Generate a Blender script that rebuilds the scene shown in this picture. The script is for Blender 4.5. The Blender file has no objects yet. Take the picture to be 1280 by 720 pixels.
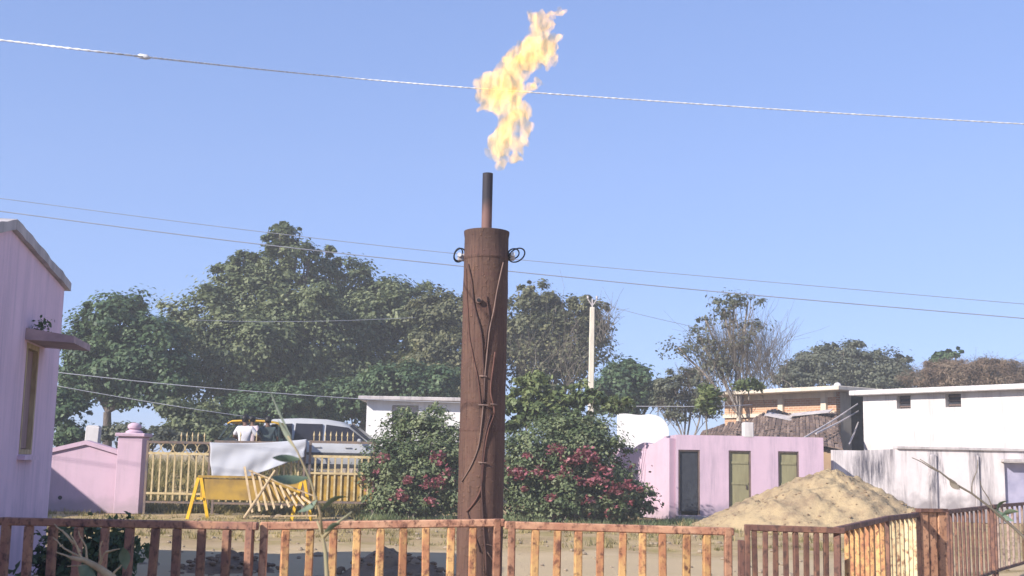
import bpy, bmesh, math, random
import numpy as np
from mathutils import Vector, Matrix
from math import radians as R, sin, cos, pi, tan, atan2, sqrt

random.seed(7)
C = bpy.context.scene.collection
SC = bpy.context.scene

# ------------------------------------------------------------------ camera
F = 1500.0                     # focal length in photo pixels (1280 wide)
PITCH, ROLL, CAMH = R(8.23), R(1.15), 1.45
cam_data = bpy.data.cameras.new("camera")
cam = bpy.data.objects.new("camera", cam_data)
C.objects.link(cam)
cam_data.sensor_width = 36.0
cam_data.lens = 36.0 * F / 1280.0
cam_data.clip_start = 0.05
cam_data.clip_end = 6000
cam_data.dof.use_dof = True
cam_data.dof.focus_distance = 15.0
cam_data.dof.aperture_fstop = 8.0
_f = Vector((0, cos(PITCH), sin(PITCH)))
_u0 = Vector((0, -sin(PITCH), cos(PITCH)))
_r0 = Vector((1, 0, 0))
_u = _u0 * cos(ROLL) - _r0 * sin(ROLL)
_r = _r0 * cos(ROLL) + _u0 * sin(ROLL)
CAM = Vector((0, 0, CAMH))
m = Matrix((_r, _u, -_f)).transposed().to_4x4()
m.translation = CAM
cam.matrix_world = m
SC.camera = cam

# ------------------------------------------------------------------ light
SUN_EL, SUN_AZ = R(30.0), R(51.0)          # azimuth: left of straight behind the camera
to_sun = Vector((-sin(SUN_AZ) * cos(SUN_EL), -cos(SUN_AZ) * cos(SUN_EL), sin(SUN_EL)))
W = bpy.data.worlds.new("World")
SC.world = W
W.use_nodes = True
nt = W.node_tree
bg = nt.nodes["Background"]
sky = nt.nodes.new("ShaderNodeTexSky")
sky.sky_type = 'NISHITA'
sky.sun_disc = False
sky.sun_elevation = SUN_EL
sky.sun_rotation = pi + SUN_AZ
sky.altitude = 200
sky.air_density = 1.0
sky.dust_density = 0.2
sky.ozone_density = 5.0
tint = nt.nodes.new("ShaderNodeMix")
tint.data_type = 'RGBA'; tint.blend_type = 'MULTIPLY'
tint.inputs[0].default_value = 1.0
tint.inputs[7].default_value = (1.05, 1.20, 1.76, 1)
gam = nt.nodes.new("ShaderNodeGamma"); gam.inputs[1].default_value = 0.5
nt.links.new(sky.outputs[0], gam.inputs[0])
nt.links.new(gam.outputs[0], tint.inputs[6])
nt.links.new(tint.outputs[2], bg.inputs[0])
bg.inputs[1].default_value = 0.15

sd = bpy.data.lights.new("sun", 'SUN')
sd.energy = 5.0
sd.angle = R(0.55)
sd.color = (1.0, 0.93, 0.85)
sun = bpy.data.objects.new("sun", sd)
sun.rotation_euler = (-to_sun).to_track_quat('-Z', 'Y').to_euler()
sun.location = (-30, -30, 40)
C.objects.link(sun)

SC.view_settings.view_transform = 'Standard'
SC.view_settings.look = 'None'
SC.view_settings.exposure = 0.72
SC.view_settings.gamma = 1.0
SC.cycles.max_bounces = 6
SC.cycles.transparent_max_bounces = 12
SC.cycles.volume_bounces = 0
SC.cycles.volume_step_rate = 1.0

# ------------------------------------------------------------------ helpers
def ray(px, py):
    return _f + _r * ((px - 640.0) / F) + _u * ((360.0 - py) / F)

def P(px, py, Y):
    """the place at depth Y metres seen at a photo pixel"""
    d = ray(px, py)
    return CAM + d * (Y / d.y)

def on_plane(px, py, p, n):
    d = ray(px, py)
    return CAM + d * ((p - CAM).dot(n) / d.dot(n))

MW = {}
def tag(o, label=None, cat=None, group=None, kind=None):
    if label: o['label'] = label
    if cat: o['category'] = cat
    if group: o['group'] = group
    if kind: o['kind'] = kind
    return o

def thing(name, label, cat, loc=(0, 0, 0), rotz=0.0, group=None):
    o = bpy.data.objects.new(name, None)
    C.objects.link(o)
    o.empty_display_size = 0.2
    o.location = loc
    o.rotation_euler = (0, 0, rotz)
    MW[o.name] = Matrix.Translation(Vector(loc)) @ Matrix.Rotation(rotz, 4, 'Z')
    return tag(o, label, cat, group)

def local(o, p):
    return MW[o.name].inverted() @ Vector(p)

class MB:
    def __init__(s):
        s.v = []; s.f = []; s.t = []
    def quad(s, *pts):
        b = len(s.v); s.v += [tuple(p) for p in pts]; s.f.append(tuple(range(b, b + len(pts))))
        return s
    def box(s, c, d, rot=None, taper=1.0):
        c = Vector(c); b = len(s.v)
        for z in (-1, 1):
            k = taper if z > 0 else 1.0
            for x, y in ((-1, -1), (1, -1), (1, 1), (-1, 1)):
                p = Vector((x * d[0] / 2 * k, y * d[1] / 2 * k, z * d[2] / 2))
                if rot is not None: p = rot @ p
                s.v.append(tuple(c + p))
        for q in ((0, 3, 2, 1), (4, 5, 6, 7), (0, 1, 5, 4), (1, 2, 6, 5), (2, 3, 7, 6), (3, 0, 4, 7)):
            s.f.append(tuple(b + i for i in q))
        return s
    def bar(s, a, b_, w, h=None, up=(0, 0, 1)):
        a = Vector(a); b_ = Vector(b_); h = h or w
        d = (b_ - a); L = d.length; d.normalize()
        upv = Vector(up)
        if abs(d.dot(upv)) > 0.98: upv = Vector((0, 1, 0))
        x = d.cross(upv).normalized(); z = x.cross(d).normalized()
        rot = Matrix((x, d, z)).transposed()
        return s.box((a + b_) / 2, (w, L, h), rot)
    def tube(s, pts, rad, n=8, caps=True):
        pts = [Vector(p) for p in pts]
        if not hasattr(rad, '__len__'): rad = [rad] * len(pts)
        b = len(s.v); prev = None
        for i, p in enumerate(pts):
            d = (pts[min(i + 1, len(pts) - 1)] - pts[max(i - 1, 0)])
            if d.length < 1e-9: d = Vector((0, 0, 1))
            d.normalize()
            if prev is None:
                a = Vector((0, 0, 1)) if abs(d.z) < 0.9 else Vector((1, 0, 0))
                x = d.cross(a).normalized()
            else:
                x = (prev - d * prev.dot(d))
                if x.length < 1e-6: x = d.orthogonal()
                x.normalize()
            prev = x; y = d.cross(x)
            for k in range(n):
                a = 2 * pi * k / n
                s.v.append(tuple(p + (x * cos(a) + y * sin(a)) * rad[i]))
        for i in range(len(pts) - 1):
            for k in range(n):
                k2 = (k + 1) % n
                s.f.append((b + i * n + k, b + i * n + k2, b + (i + 1) * n + k2, b + (i + 1) * n + k))
        if caps:
            s.f.append(tuple(b + k for k in reversed(range(n))))
            s.f.append(tuple(b + (len(pts) - 1) * n + k for k in range(n)))
        return s
    def lathe(s, prof, n=32, c=(0, 0, 0)):
        b = len(s.v)
        for r, z in prof:
            for k in range(n):
                a = 2 * pi * k / n
                s.v.append((c[0] + r * cos(a), c[1] + r * sin(a), c[2] + z))
        for i in range(len(prof) - 1):
            for k in range(n):
                k2 = (k + 1) % n
                s.f.append((b + i * n + k, b + i * n + k2, b + (i + 1) * n + k2, b + (i + 1) * n + k))
        if prof[0][0] > 1e-6: s.f.append(tuple(b + k for k in reversed(range(n))))
        if prof[-1][0] > 1e-6: s.f.append(tuple(b + (len(prof) - 1) * n + k for k in range(n)))
        return s
    def ball(s, c, r, n=10, sq=(1, 1, 1)):
        prof = [(max(1e-7, sin(pi * i / n)), -cos(pi * i / n)) for i in range(n + 1)]
        b = len(s.v)
        t = MB().lathe(prof, n + 4)
        s.v += [(c[0] + x * r * sq[0], c[1] + y * r * sq[1], c[2] + z * r * sq[2]) for x, y, z in t.v]
        s.f += [tuple(b + i for i in f) for f in t.f]
        return s
    def prism(s, outline, y0, y1):
        """outline in x,z extruded along y"""
        n = len(outline); b = len(s.v)
        s.v += [(x, y0, z) for x, z in outline] + [(x, y1, z) for x, z in outline]
        s.f.append(tuple(b + i for i in range(n)))
        s.f.append(tuple(b + n + i for i in reversed(range(n))))
        for i in range(n):
            j = (i + 1) % n
            s.f.append((b + j, b + i, b + n + i, b + n + j))
        return s
    def xf(s, M):
        s.v = [tuple(M @ Vector(p)) for p in s.v]; return s
    def add(s, o):
        b = len(s.v); s.v += o.v; s.f += [tuple(b + i for i in f) for f in o.f]; return s
    def mesh(s, name, mat, smooth=False, bevel=0.0):
        me = bpy.data.meshes.new(name)
        me.from_pydata(s.v, [], s.f)
        bm = bmesh.new(); bm.from_mesh(me)
        bmesh.ops.recalc_face_normals(bm, faces=bm.faces)
        if bevel > 0:
            bmesh.ops.bevel(bm, geom=bm.edges[:], offset=bevel, segments=1, affect='EDGES', clamp_overlap=True)
        bm.to_mesh(me); bm.free()
        if smooth:
            me.polygons.foreach_set('use_smooth', [True] * len(me.polygons))
            if smooth != 'all' and hasattr(me, 'set_sharp_from_angle'):
                me.set_sharp_from_angle(angle=R(40))
        if mat: me.materials.append(mat)
        return me
    def build(s, name, mat, parent=None, smooth=False, world=False, kind=None, label=None, bevel=0.0):
        if world and parent: s.xf(MW[parent.name].inverted())
        return link(name, s.mesh(name, mat, smooth, bevel), parent, kind=kind, label=label)

def link(name, me, parent=None, loc=None, kind=None, label=None, rot=None):
    o = bpy.data.objects.new(name, me)
    C.objects.link(o)
    L = Matrix.Identity(4)
    if parent: o.parent = parent
    if loc is not None: o.location = loc; L = Matrix.Translation(Vector(loc))
    if rot is not None:
        o.rotation_euler = rot
        from mathutils import Euler
        L = L @ Euler(rot).to_matrix().to_4x4()
    MW[o.name] = (MW[parent.name] if parent else Matrix.Identity(4)) @ L
    if kind: o['kind'] = kind
    if label: o['label'] = label
    return o

def copy_tree(o, parent=None):
    c = o.copy(); C.objects.link(c)
    if parent: c.parent = parent
    MW[c.name] = MW[o.name]
    for ch in [x for x in C.objects if x.parent == o]: copy_tree(ch, c)
    return c

def grid_wall(w, h, t, holes=(), top=None, xs=(), front_y=0.0):
    """wall along +x, front face at y=0, back at y=t, with rectangular holes (x0,x1,z0,z1)"""
    X = sorted(set([0.0, w] + [q for hh in holes for q in hh[:2]] + list(xs)))
    Z = sorted(set([0.0, h] + [q for hh in holes for q in hh[2:]]))
    mb = MB()
    def solid(i, j):
        if i < 0 or j < 0 or i >= len(X) - 1 or j >= len(Z) - 1: return False
        x = (X[i] + X[i + 1]) / 2; z = (Z[j] + Z[j + 1]) / 2
        return not any(a < x < b and c < z < d for a, b, c, d in holes)
    def zz(x, j):
        z = Z[j]
        if top and j == len(Z) - 1: z = top(x)
        return z
    for i in range(len(X) - 1):
        for j in range(len(Z) - 1):
            if not solid(i, j): continue
            x0, x1 = X[i], X[i + 1]
            a, b, c, d = zz(x0, j), zz(x1, j), zz(x1, j + 1), zz(x0, j + 1)
            mb.quad((x0, 0, a), (x1, 0, b), (x1, 0, c), (x0, 0, d))
            mb.quad((x0, t, a), (x0, t, d), (x1, t, c), (x1, t, b))
            if not solid(i - 1, j): mb.quad((x0, 0, a), (x0, 0, d), (x0, t, d), (x0, t, a))
            if not solid(i + 1, j): mb.quad((x1, 0, b), (x1, t, b), (x1, t, c), (x1, 0, c))
            if not solid(i, j - 1): mb.quad((x0, 0, a), (x0, t, a), (x1, t, b), (x1, 0, b))
            if not solid(i, j + 1): mb.quad((x0, 0, d), (x1, 0, c), (x1, t, c), (x0, t, d))
    # weld
    key = {}; nv = []; mp = []
    for p in mb.v:
        k = tuple(round(q, 5) for q in p)
        if k not in key: key[k] = len(nv); nv.append(p)
        mp.append(key[k])
    mb.v = nv; mb.f = [tuple(mp[i] for i in f) for f in mb.f]
    return mb

# ------------------------------------------------------------------ materials
def new_mat(name):
    M = bpy.data.materials.new(name); M.use_nodes = True
    n = M.node_tree.nodes; l = M.node_tree.links
    return M, n, l, n["Principled BSDF"]

def node(n, t, **kw):
    o = n.new(t)
    for k, v in kw.items():
        if k.startswith('i_'):
            key = k[2:]
            o.inputs[int(key) if key.isdigit() else key].default_value = v
        else: setattr(o, k, v)
    return o

def c4(c): return (c[0], c[1], c[2], 1.0)

def noise_fac(n, l, scale, detail=5, rough=0.55, vec=(1, 1, 1), lo=0.35, hi=0.65, coord='Object', loc=(0, 0, 0)):
    tc = n.new('ShaderNodeTexCoord')
    mp = node(n, 'ShaderNodeMapping'); mp.inputs['Scale'].default_value = vec; mp.inputs['Location'].default_value = loc
    l.new(tc.outputs[coord], mp.inputs[0])
    nz = node(n, 'ShaderNodeTexNoise'); nz.inputs['Scale'].default_value = scale
    nz.inputs['Detail'].default_value = detail; nz.inputs['Roughness'].default_value = rough
    l.new(mp.outputs[0], nz.inputs['Vector'])
    mr = node(n, 'ShaderNodeMapRange'); mr.inputs[1].default_value = lo; mr.inputs[2].default_value = hi
    l.new(nz.outputs[0], mr.inputs[0])
    return mr.outputs[0]

def mixc(n, l, fac, a, b, blend='MIX'):
    mx = node(n, 'ShaderNodeMix', data_type='RGBA', blend_type=blend)
    if isinstance(fac, (int, float)): mx.inputs[0].default_value = fac
    else: l.new(fac, mx.inputs[0])
    for k, q in ((6, a), (7, b)):
        if isinstance(q, tuple): mx.inputs[k].default_value = c4(q)
        else: l.new(q, mx.inputs[k])
    return mx.outputs[2]

def bump(n, l, bs, h, strength=0.3, dist=0.02):
    b = node(n, 'ShaderNodeBump'); b.inputs['Strength'].default_value = strength; b.inputs['Distance'].default_value = dist
    l.new(h, b.inputs['Height']); l.new(b.outputs[0], bs.inputs['Normal'])

def simple(name, col, col2=None, scale=6, rough=0.8, metal=0.0, bmp=0.15, vec=(1, 1, 1), lo=0.35, hi=0.65, spec=0.3, bdist=0.01):
    M, n, l, bs = new_mat(name)
    col2 = col2 or tuple(c * 0.75 for c in col)
    f = noise_fac(n, l, scale, vec=vec, lo=lo, hi=hi)
    l.new(mixc(n, l, f, col, col2), bs.inputs['Base Color'])
    bs.inputs['Roughness'].default_value = rough; bs.inputs['Metallic'].default_value = metal
    bs.inputs['Specular IOR Level'].default_value = spec
    if bmp: bump(n, l, bs, f, bmp, bdist)
    return M

def plaster(name, col, mottle, stain, stain_amt=0.6, sscale=2.2, base_grime=0.5, grime_h=0.5, lo=0.42, hi=0.62, patches=()):
    """painted plaster: mottled paint, run-down stains, splash grime above the ground"""
    M, n, l, bs = new_mat(name)
    f1 = noise_fac(n, l, 1.6, detail=8, rough=0.65, lo=0.3, hi=0.7)
    base = mixc(n, l, f1, col, mottle)
    f2 = noise_fac(n, l, sscale, detail=6, rough=0.6, vec=(1.6, 1.6, 0.22), lo=lo, hi=hi)
    f2b = noise_fac(n, l, sscale * 3.5, detail=8, rough=0.75, vec=(2.2, 2.2, 0.16), lo=0.35, hi=0.62, loc=(5, 2, 1))
    mm = node(n, 'ShaderNodeMath', operation='MULTIPLY'); l.new(f2, mm.inputs[0]); l.new(f2b, mm.inputs[1])
    mu = node(n, 'ShaderNodeMath', operation='MULTIPLY'); mu.inputs[1].default_value = stain_amt
    l.new(mm.outputs[0], mu.inputs[0])
    f5 = noise_fac(n, l, 7, detail=9, rough=0.75, lo=0.58, hi=0.74)
    f5m = node(n, 'ShaderNodeMath', operation='MULTIPLY'); f5m.inputs[1].default_value = 0.45; l.new(f5, f5m.inputs[0])
    base = mixc(n, l, f5m.outputs[0], base, tuple(0.72 * q + 0.02 for q in mottle))
    base = mixc(n, l, mu.outputs[0], base, stain)
    tc = n.new('ShaderNodeTexCoord'); sp = n.new('ShaderNodeSeparateXYZ'); l.new(tc.outputs['Object'], sp.inputs[0])
    f3 = noise_fac(n, l, 2.5, detail=7, lo=0.0, hi=1.0)
    ad = node(n, 'ShaderNodeMath', operation='MULTIPLY_ADD'); ad.inputs[1].default_value = -grime_h * 1.6; l.new(f3, ad.inputs[0]); l.new(sp.outputs[2], ad.inputs[2])
    mr = node(n, 'ShaderNodeMapRange'); mr.inputs[1].default_value = -0.35 * grime_h; mr.inputs[2].default_value = 0.25 * grime_h
    mr.inputs[3].default_value = base_grime; mr.inputs[4].default_value = 0.0
    l.new(ad.outputs[0], mr.inputs[0])
    base = mixc(n, l, mr.outputs[0], base, stain)
    for (xa_, xb_, za_, zb_) in patches:        # dark mould patches of a given place and size
        pm = None
        for (sock, a_, b_, sw) in ((0, xa_, xb_, 0.25), (2, za_, zb_, 0.35)):
            nz = noise_fac(n, l, 5, detail=7, rough=0.7, vec=(1.5, 1, 0.35), lo=0.0, hi=1.0, loc=(a_, b_, 0))
            off = node(n, 'ShaderNodeMath', operation='MULTIPLY_ADD'); off.inputs[1].default_value = 1.1; l.new(nz, off.inputs[0]); l.new(sp.outputs[sock], off.inputs[2])
            d = node(n, 'ShaderNodeMath', operation='SUBTRACT'); l.new(off.outputs[0], d.inputs[0]); d.inputs[1].default_value = (a_ + b_) / 2 + 0.55
            ab_ = node(n, 'ShaderNodeMath', operation='ABSOLUTE'); l.new(d.outputs[0], ab_.inputs[0])
            r_ = n.new('ShaderNodeMapRange'); r_.inputs[1].default_value = (b_ - a_) / 2 + sw * 0.3; r_.inputs[2].default_value = (b_ - a_) / 2 - sw * 0.7
            l.new(ab_.outputs[0], r_.inputs[0])
            if pm is None: pm = r_.outputs[0]
            else:
                q_ = node(n, 'ShaderNodeMath', operation='MULTIPLY'); l.new(pm, q_.inputs[0]); l.new(r_.outputs[0], q_.inputs[1]); pm = q_.outputs[0]
        st_ = noise_fac(n, l, 6, detail=6, rough=0.7, vec=(2.5, 1, 0.25), lo=0.38, hi=0.58)
        q_ = node(n, 'ShaderNodeMath', operation='MULTIPLY'); l.new(pm, q_.inputs[0]); l.new(st_, q_.inputs[1])
        base = mixc(n, l, q_.outputs[0], base, (0.10, 0.095, 0.115))
    l.new(base, bs.inputs['Base Color'])
    bs.inputs['Roughness'].default_value = 0.9; bs.inputs['Specular IOR Level'].default_value = 0.15
    f4 = noise_fac(n, l, 30, detail=5, lo=0.2, hi=0.8)
    bump(n, l, bs, f4, 0.25, 0.006)
    return M

def leaf_mat(name, dark, mid, light, trans=0.3, rough=0.55):
    M, n, l, bs = new_mat(name)
    at = node(n, 'ShaderNodeAttribute', attribute_name='tint')
    cr = n.new('ShaderNodeValToRGB')
    cr.color_ramp.elements[0].color = c4(dark); cr.color_ramp.elements[1].color = c4(light)
    e = cr.color_ramp.elements.new(0.5); e.color = c4(mid)
    l.new(at.outputs['Fac'], cr.inputs[0])
    l.new(cr.outputs[0], bs.inputs['Base Color'])
    bs.inputs['Roughness'].default_value = rough; bs.inputs['Specular IOR Level'].default_value = 0.3
    tr = n.new('ShaderNodeBsdfTranslucent')
    l.new(mixc(n, l, 0.4, cr.outputs[0], (0.12, 0.16, 0.02)), tr.inputs[0])
    ms = n.new('ShaderNodeMixShader'); ms.inputs[0].default_value = trans
    l.new(bs.outputs[0], ms.inputs[1]); l.new(tr.outputs[0], ms.inputs[2])
    l.new(ms.outputs[0], n['Material Output'].inputs[0])
    return M

PINK = plaster('pink_limewash', (0.56, 0.41, 0.485), (0.50, 0.365, 0.44), (0.24, 0.20, 0.25), 0.5, 2.0, 0.8, 0.5)
PINKB = plaster('pale_pink_limewash', (0.56, 0.40, 0.475), (0.50, 0.355, 0.43), (0.30, 0.25, 0.27), 0.3, 2.6, 0.6, 0.4)
MAUVE = plaster('mauve_limewash', (0.80, 0.58, 0.66), (0.70, 0.51, 0.60), (0.36, 0.29, 0.37), 0.5, 1.4, 0.5, 0.9)
WHITEW = plaster('white_limewash', (0.62, 0.59, 0.57), (0.52, 0.49, 0.475), (0.30, 0.265, 0.265), 0.6, 2.0, 0.2, 0.3)
WHITEH = plaster('bright_whitewash', (0.80, 0.78, 0.76), (0.72, 0.70, 0.68), (0.40, 0.36, 0.35), 0.4, 2.0, 0.2, 0.3)
STAINW = plaster('stained_white_plaster', (0.72, 0.665, 0.65), (0.60, 0.545, 0.54), (0.19, 0.17, 0.18), 1.0, 1.3, 0.75, 0.8, 0.44, 0.6, patches=((0.55, 1.5, 1.0, 1.9), (2.7, 3.05, 0.6, 2.1), (4.0, 4.2, 1.0, 2.1)))
CONC = plaster('weathered_concrete', (0.56, 0.51, 0.48), (0.42, 0.38, 0.38), (0.14, 0.13, 0.14), 0.6, 2.0, 0.0, 0.1)
CREAM = plaster('cream_concrete', (0.66, 0.58, 0.46), (0.56, 0.48, 0.38), (0.25, 0.21, 0.18), 0.4, 2.5, 0.1, 0.2)
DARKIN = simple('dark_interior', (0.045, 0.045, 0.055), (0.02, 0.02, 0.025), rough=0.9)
OLIVE = simple('olive_door_paint', (0.26, 0.24, 0.13), (0.20, 0.18, 0.10), scale=3, rough=0.65, vec=(3, 3, 0.6))
DOORWAYDARK = simple('open_doorway_dark', (0.035, 0.04, 0.05), (0.02, 0.022, 0.03), rough=0.6)  # near-black colour standing for the unlit inside of an open doorway
WOOD = simple('weathered_wood', (0.17, 0.12, 0.10), (0.09, 0.065, 0.06), scale=5, vec=(6, 6, 0.6))
PALEWOOD = simple('bare_bamboo', (0.52, 0.40, 0.24), (0.36, 0.26, 0.15), scale=4, vec=(4, 4, 1))
BLACKR = simple('black_rubber', (0.02, 0.02, 0.022), rough=0.6)
STEELD = simple('dark_steel', (0.05, 0.045, 0.05), (0.09, 0.06, 0.05), rough=0.6, metal=0.3)
YELLOW = simple('yellow_paint', (0.80, 0.50, 0.03), (0.62, 0.36, 0.03), scale=5, rough=0.5)
DULLYEL = simple('faded_yellow_paint', (0.40, 0.25, 0.045), (0.22, 0.14, 0.045), scale=3, rough=0.7, lo=0.4, hi=0.7)
GATEYEL = simple('pale_yellow_gate_paint', (0.56, 0.45, 0.25), (0.40, 0.30, 0.15), scale=8, rough=0.6)
GATEDARK = simple('dark_gate_steel', (0.12, 0.10, 0.10), (0.22, 0.15, 0.10), scale=6, rough=0.6)
CLOTH = simple('white_cloth', (0.43, 0.44, 0.47), (0.39, 0.40, 0.44), scale=2, rough=0.9, bmp=0.1)
BARKM = simple('tree_bark', (0.16, 0.13, 0.11), (0.08, 0.065, 0.06), scale=8, vec=(3, 3, 0.7), bmp=0.6, bdist=0.03)
PALEBARK = simple('pale_bark', (0.34, 0.29, 0.25), (0.18, 0.15, 0.13), scale=7, vec=(3, 3, 0.8), bmp=0.5, bdist=0.03)
TWIG = simple('grey_twig', (0.21, 0.18, 0.14), (0.13, 0.11, 0.085), scale=5)
POLEW = simple('pale_concrete_pole', (0.62, 0.57, 0.46), (0.50, 0.45, 0.37), scale=4, vec=(2, 2, 0.5))
WIREM = simple('dull_wire', (0.24, 0.25, 0.30), (0.20, 0.21, 0.25), scale=2, bmp=0, rough=0.6)
WIREL = simple('bright_cable', (0.70, 0.71, 0.72), (0.45, 0.46, 0.48), scale=14, bmp=0.2, rough=0.5)
WIREP = simple('pale_wire', (0.5, 0.5, 0.52), (0.4, 0.4, 0.42), scale=2, bmp=0, rough=0.6)

def rust_rail(name, paint, rustc, darkc, amount=(0.45, 0.62), sc=5):
    M, n, l, bs = new_mat(name)
    oi = n.new('ShaderNodeObjectInfo')
    tc = n.new('ShaderNodeTexCoord')
    mp = n.new('ShaderNodeMapping'); mp.inputs['Scale'].default_value = (1.5, 1.5, 1.2)
    ofs = node(n, 'ShaderNodeVectorMath', operation='SCALE'); ofs.inputs[0].default_value = (37.0, 19.0, 53.0)
    l.new(oi.outputs['Random'], ofs.inputs['Scale'])
    l.new(tc.outputs['Object'], mp.inputs[0]); l.new(ofs.outputs[0], mp.inputs['Location'])
    def nz(scale, lo, hi, det=6):
        z = n.new('ShaderNodeTexNoise'); z.inputs['Scale'].default_value = scale; z.inputs['Detail'].default_value = det
        z.inputs['Roughness'].default_value = 0.65
        l.new(mp.outputs[0], z.inputs['Vector'])
        r = n.new('ShaderNodeMapRange'); r.inputs[1].default_value = lo; r.inputs[2].default_value = hi
        l.new(z.outputs[0], r.inputs[0]); return r.outputs[0]
    f = nz(sc, amount[0], amount[1]); f2 = nz(sc * 3.1, 0.5, 0.66)
    col = mixc(n, l, f, paint, rustc)
    col = mixc(n, l, f2, col, darkc)
    hs = n.new('ShaderNodeHueSaturation')
    r = n.new('ShaderNodeMapRange'); r.inputs[3].default_value = 0.75; r.inputs[4].default_value = 1.2
    l.new(oi.outputs['Random'], r.inputs[0]); l.new(r.outputs[0], hs.inputs['Value'])
    l.new(col, hs.inputs['Color'])
    l.new(hs.outputs[0], bs.inputs['Base Color'])
    bs.inputs['Roughness'].default_value = 0.7; bs.inputs['Specular IOR Level'].default_value = 0.3
    bump(n, l, bs, f2, 0.4, 0.004)
    return M

RAILM = rust_rail('rusting_ochre_paint', (0.60, 0.36, 0.145), (0.44, 0.20, 0.10), (0.13, 0.055, 0.04), (0.42, 0.58), 7)
RAILTOP = rust_rail('rusting_rail_paint', (0.50, 0.28, 0.17), (0.36, 0.17, 0.105), (0.12, 0.055, 0.04), (0.38, 0.58), 7)
RAILDARK = rust_rail('dark_rust_paint', (0.13, 0.065, 0.05), (0.22, 0.11, 0.07), (0.06, 0.035, 0.03))
RAILSHADE = rust_rail('shade_darkened_rust_paint', (0.28, 0.14, 0.10), (0.38, 0.20, 0.12), (0.08, 0.045, 0.04), (0.42, 0.6), 7)  # rusted paint darkened to carry the shade beside the mauve house
RAILCREAM = rust_rail('cream_rusting_paint', (0.62, 0.50, 0.29), (0.48, 0.29, 0.15), (0.2, 0.09, 0.05), (0.5, 0.7))
RAILRUST = rust_rail('sheet_rust', (0.50, 0.25, 0.14), (0.60, 0.33, 0.19), (0.12, 0.055, 0.04), (0.4, 0.65))
RAILGREY = rust_rail('pinkish_grey_rusting_paint', (0.36, 0.27, 0.22), (0.24, 0.13, 0.10), (0.10, 0.06, 0.055), (0.45, 0.7))

def stack_mat():
    M, n, l, bs = new_mat('rusted_casing')
    f1 = noise_fac(n, l, 2.2, detail=8, rough=0.6, vec=(1.5, 1.5, 0.4), lo=0.3, hi=0.7)
    c = mixc(n, l, f1, (0.135, 0.075, 0.055), (0.090, 0.052, 0.041))
    f2 = noise_fac(n, l, 9, detail=8, rough=0.7, vec=(2, 2, 0.25), lo=0.52, hi=0.75)
    c = mixc(n, l, f2, c, (0.165, 0.098, 0.068))
    f3 = noise_fac(n, l, 3.0, detail=4, vec=(0.1, 0.1, 3.0), lo=0.5, hi=0.75)
    c = mixc(n, l, f3, c, (0.11, 0.055, 0.045))
    f4 = noise_fac(n, l, 28, detail=6, lo=0.55, hi=0.75)
    c = mixc(n, l, f4, c, (0.18, 0.10, 0.066))
    l.new(c, bs.inputs['Base Color']); bs.inputs['Roughness'].default_value = 0.85
    bs.inputs['Specular IOR Level'].default_value = 0.2
    f5 = noise_fac(n, l, 16, detail=8, rough=0.7, vec=(3, 3, 0.12), lo=0.5, hi=0.68, loc=(3, 1, 0))
    tcs = n.new('ShaderNodeTexCoord'); sps = n.new('ShaderNodeSeparateXYZ'); l.new(tcs.outputs['Object'], sps.inputs[0])
    fs = noise_fac(n, l, 5, detail=7, rough=0.7, vec=(1.5, 1.5, 0.3), lo=0.0, hi=1.0, loc=(7, 2, 0))
    sa = node(n, 'ShaderNodeMath', operation='MULTIPLY_ADD'); sa.inputs[1].default_value = 0.9; l.new(fs, sa.inputs[0]); l.new(sps.outputs[2], sa.inputs[2])
    sr = n.new('ShaderNodeMapRange'); sr.inputs[1].default_value = 3.75; sr.inputs[2].default_value = 4.35; sr.inputs[4].default_value = 0.55; l.new(sa.outputs[0], sr.inputs[0])
    c = mixc(n, l, sr.outputs[0], c, (0.05, 0.036, 0.034))          # soot under the rim
    c = mixc(n, l, f5, c, (0.055, 0.032, 0.028)); l.new(c, bs.inputs['Base Color'])
    bump(n, l, bs, f4, 0.7, 0.012)
    return M
STACK = stack_mat()
def vent_mat():
    M, n, l, bs = new_mat('sooted_vent_steel')
    tc = n.new('ShaderNodeTexCoord'); sp = n.new('ShaderNodeSeparateXYZ'); l.new(tc.outputs['Object'], sp.inputs[0])
    f = noise_fac(n, l, 12, lo=0.0, hi=1.0, vec=(1, 1, 0.5))
    ma = node(n, 'ShaderNodeMath', operation='MULTIPLY_ADD'); ma.inputs[1].default_value = 0.22; l.new(f, ma.inputs[0]); l.new(sp.outputs[2], ma.inputs[2])
    mr = n.new('ShaderNodeMapRange'); mr.inputs[1].default_value = 0.26; mr.inputs[2].default_value = 0.46; l.new(ma.outputs[0], mr.inputs[0])
    l.new(mixc(n, l, mr.outputs[0], (0.17, 0.09, 0.075), (0.022, 0.018, 0.026)), bs.inputs['Base Color'])
    bs.inputs['Roughness'].default_value = 0.75
    return M

# ------------------------------------------------------------------ ground
def embank(x, y):
    def ss(a, b, q):
        t = min(1.0, max(0.0, (q - a) / (b - a))); return t * t * (3 - 2 * t)
    left = ss(31.2, 36.0, y); right = ss(46, 60, y)
    k = ss(-7.0, -2.5, x)
    return 1.0 * (left * (1 - k) + right * k)

rng = np.random.default_rng(5)
def lumps(x, y):
    return (0.5 * sin(x * 1.7 + 1.3 * sin(y * 0.9)) + 0.3 * sin(y * 2.3 + x * 0.6) + 0.2 * sin(x * 4.1 - y * 3.3))

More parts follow.
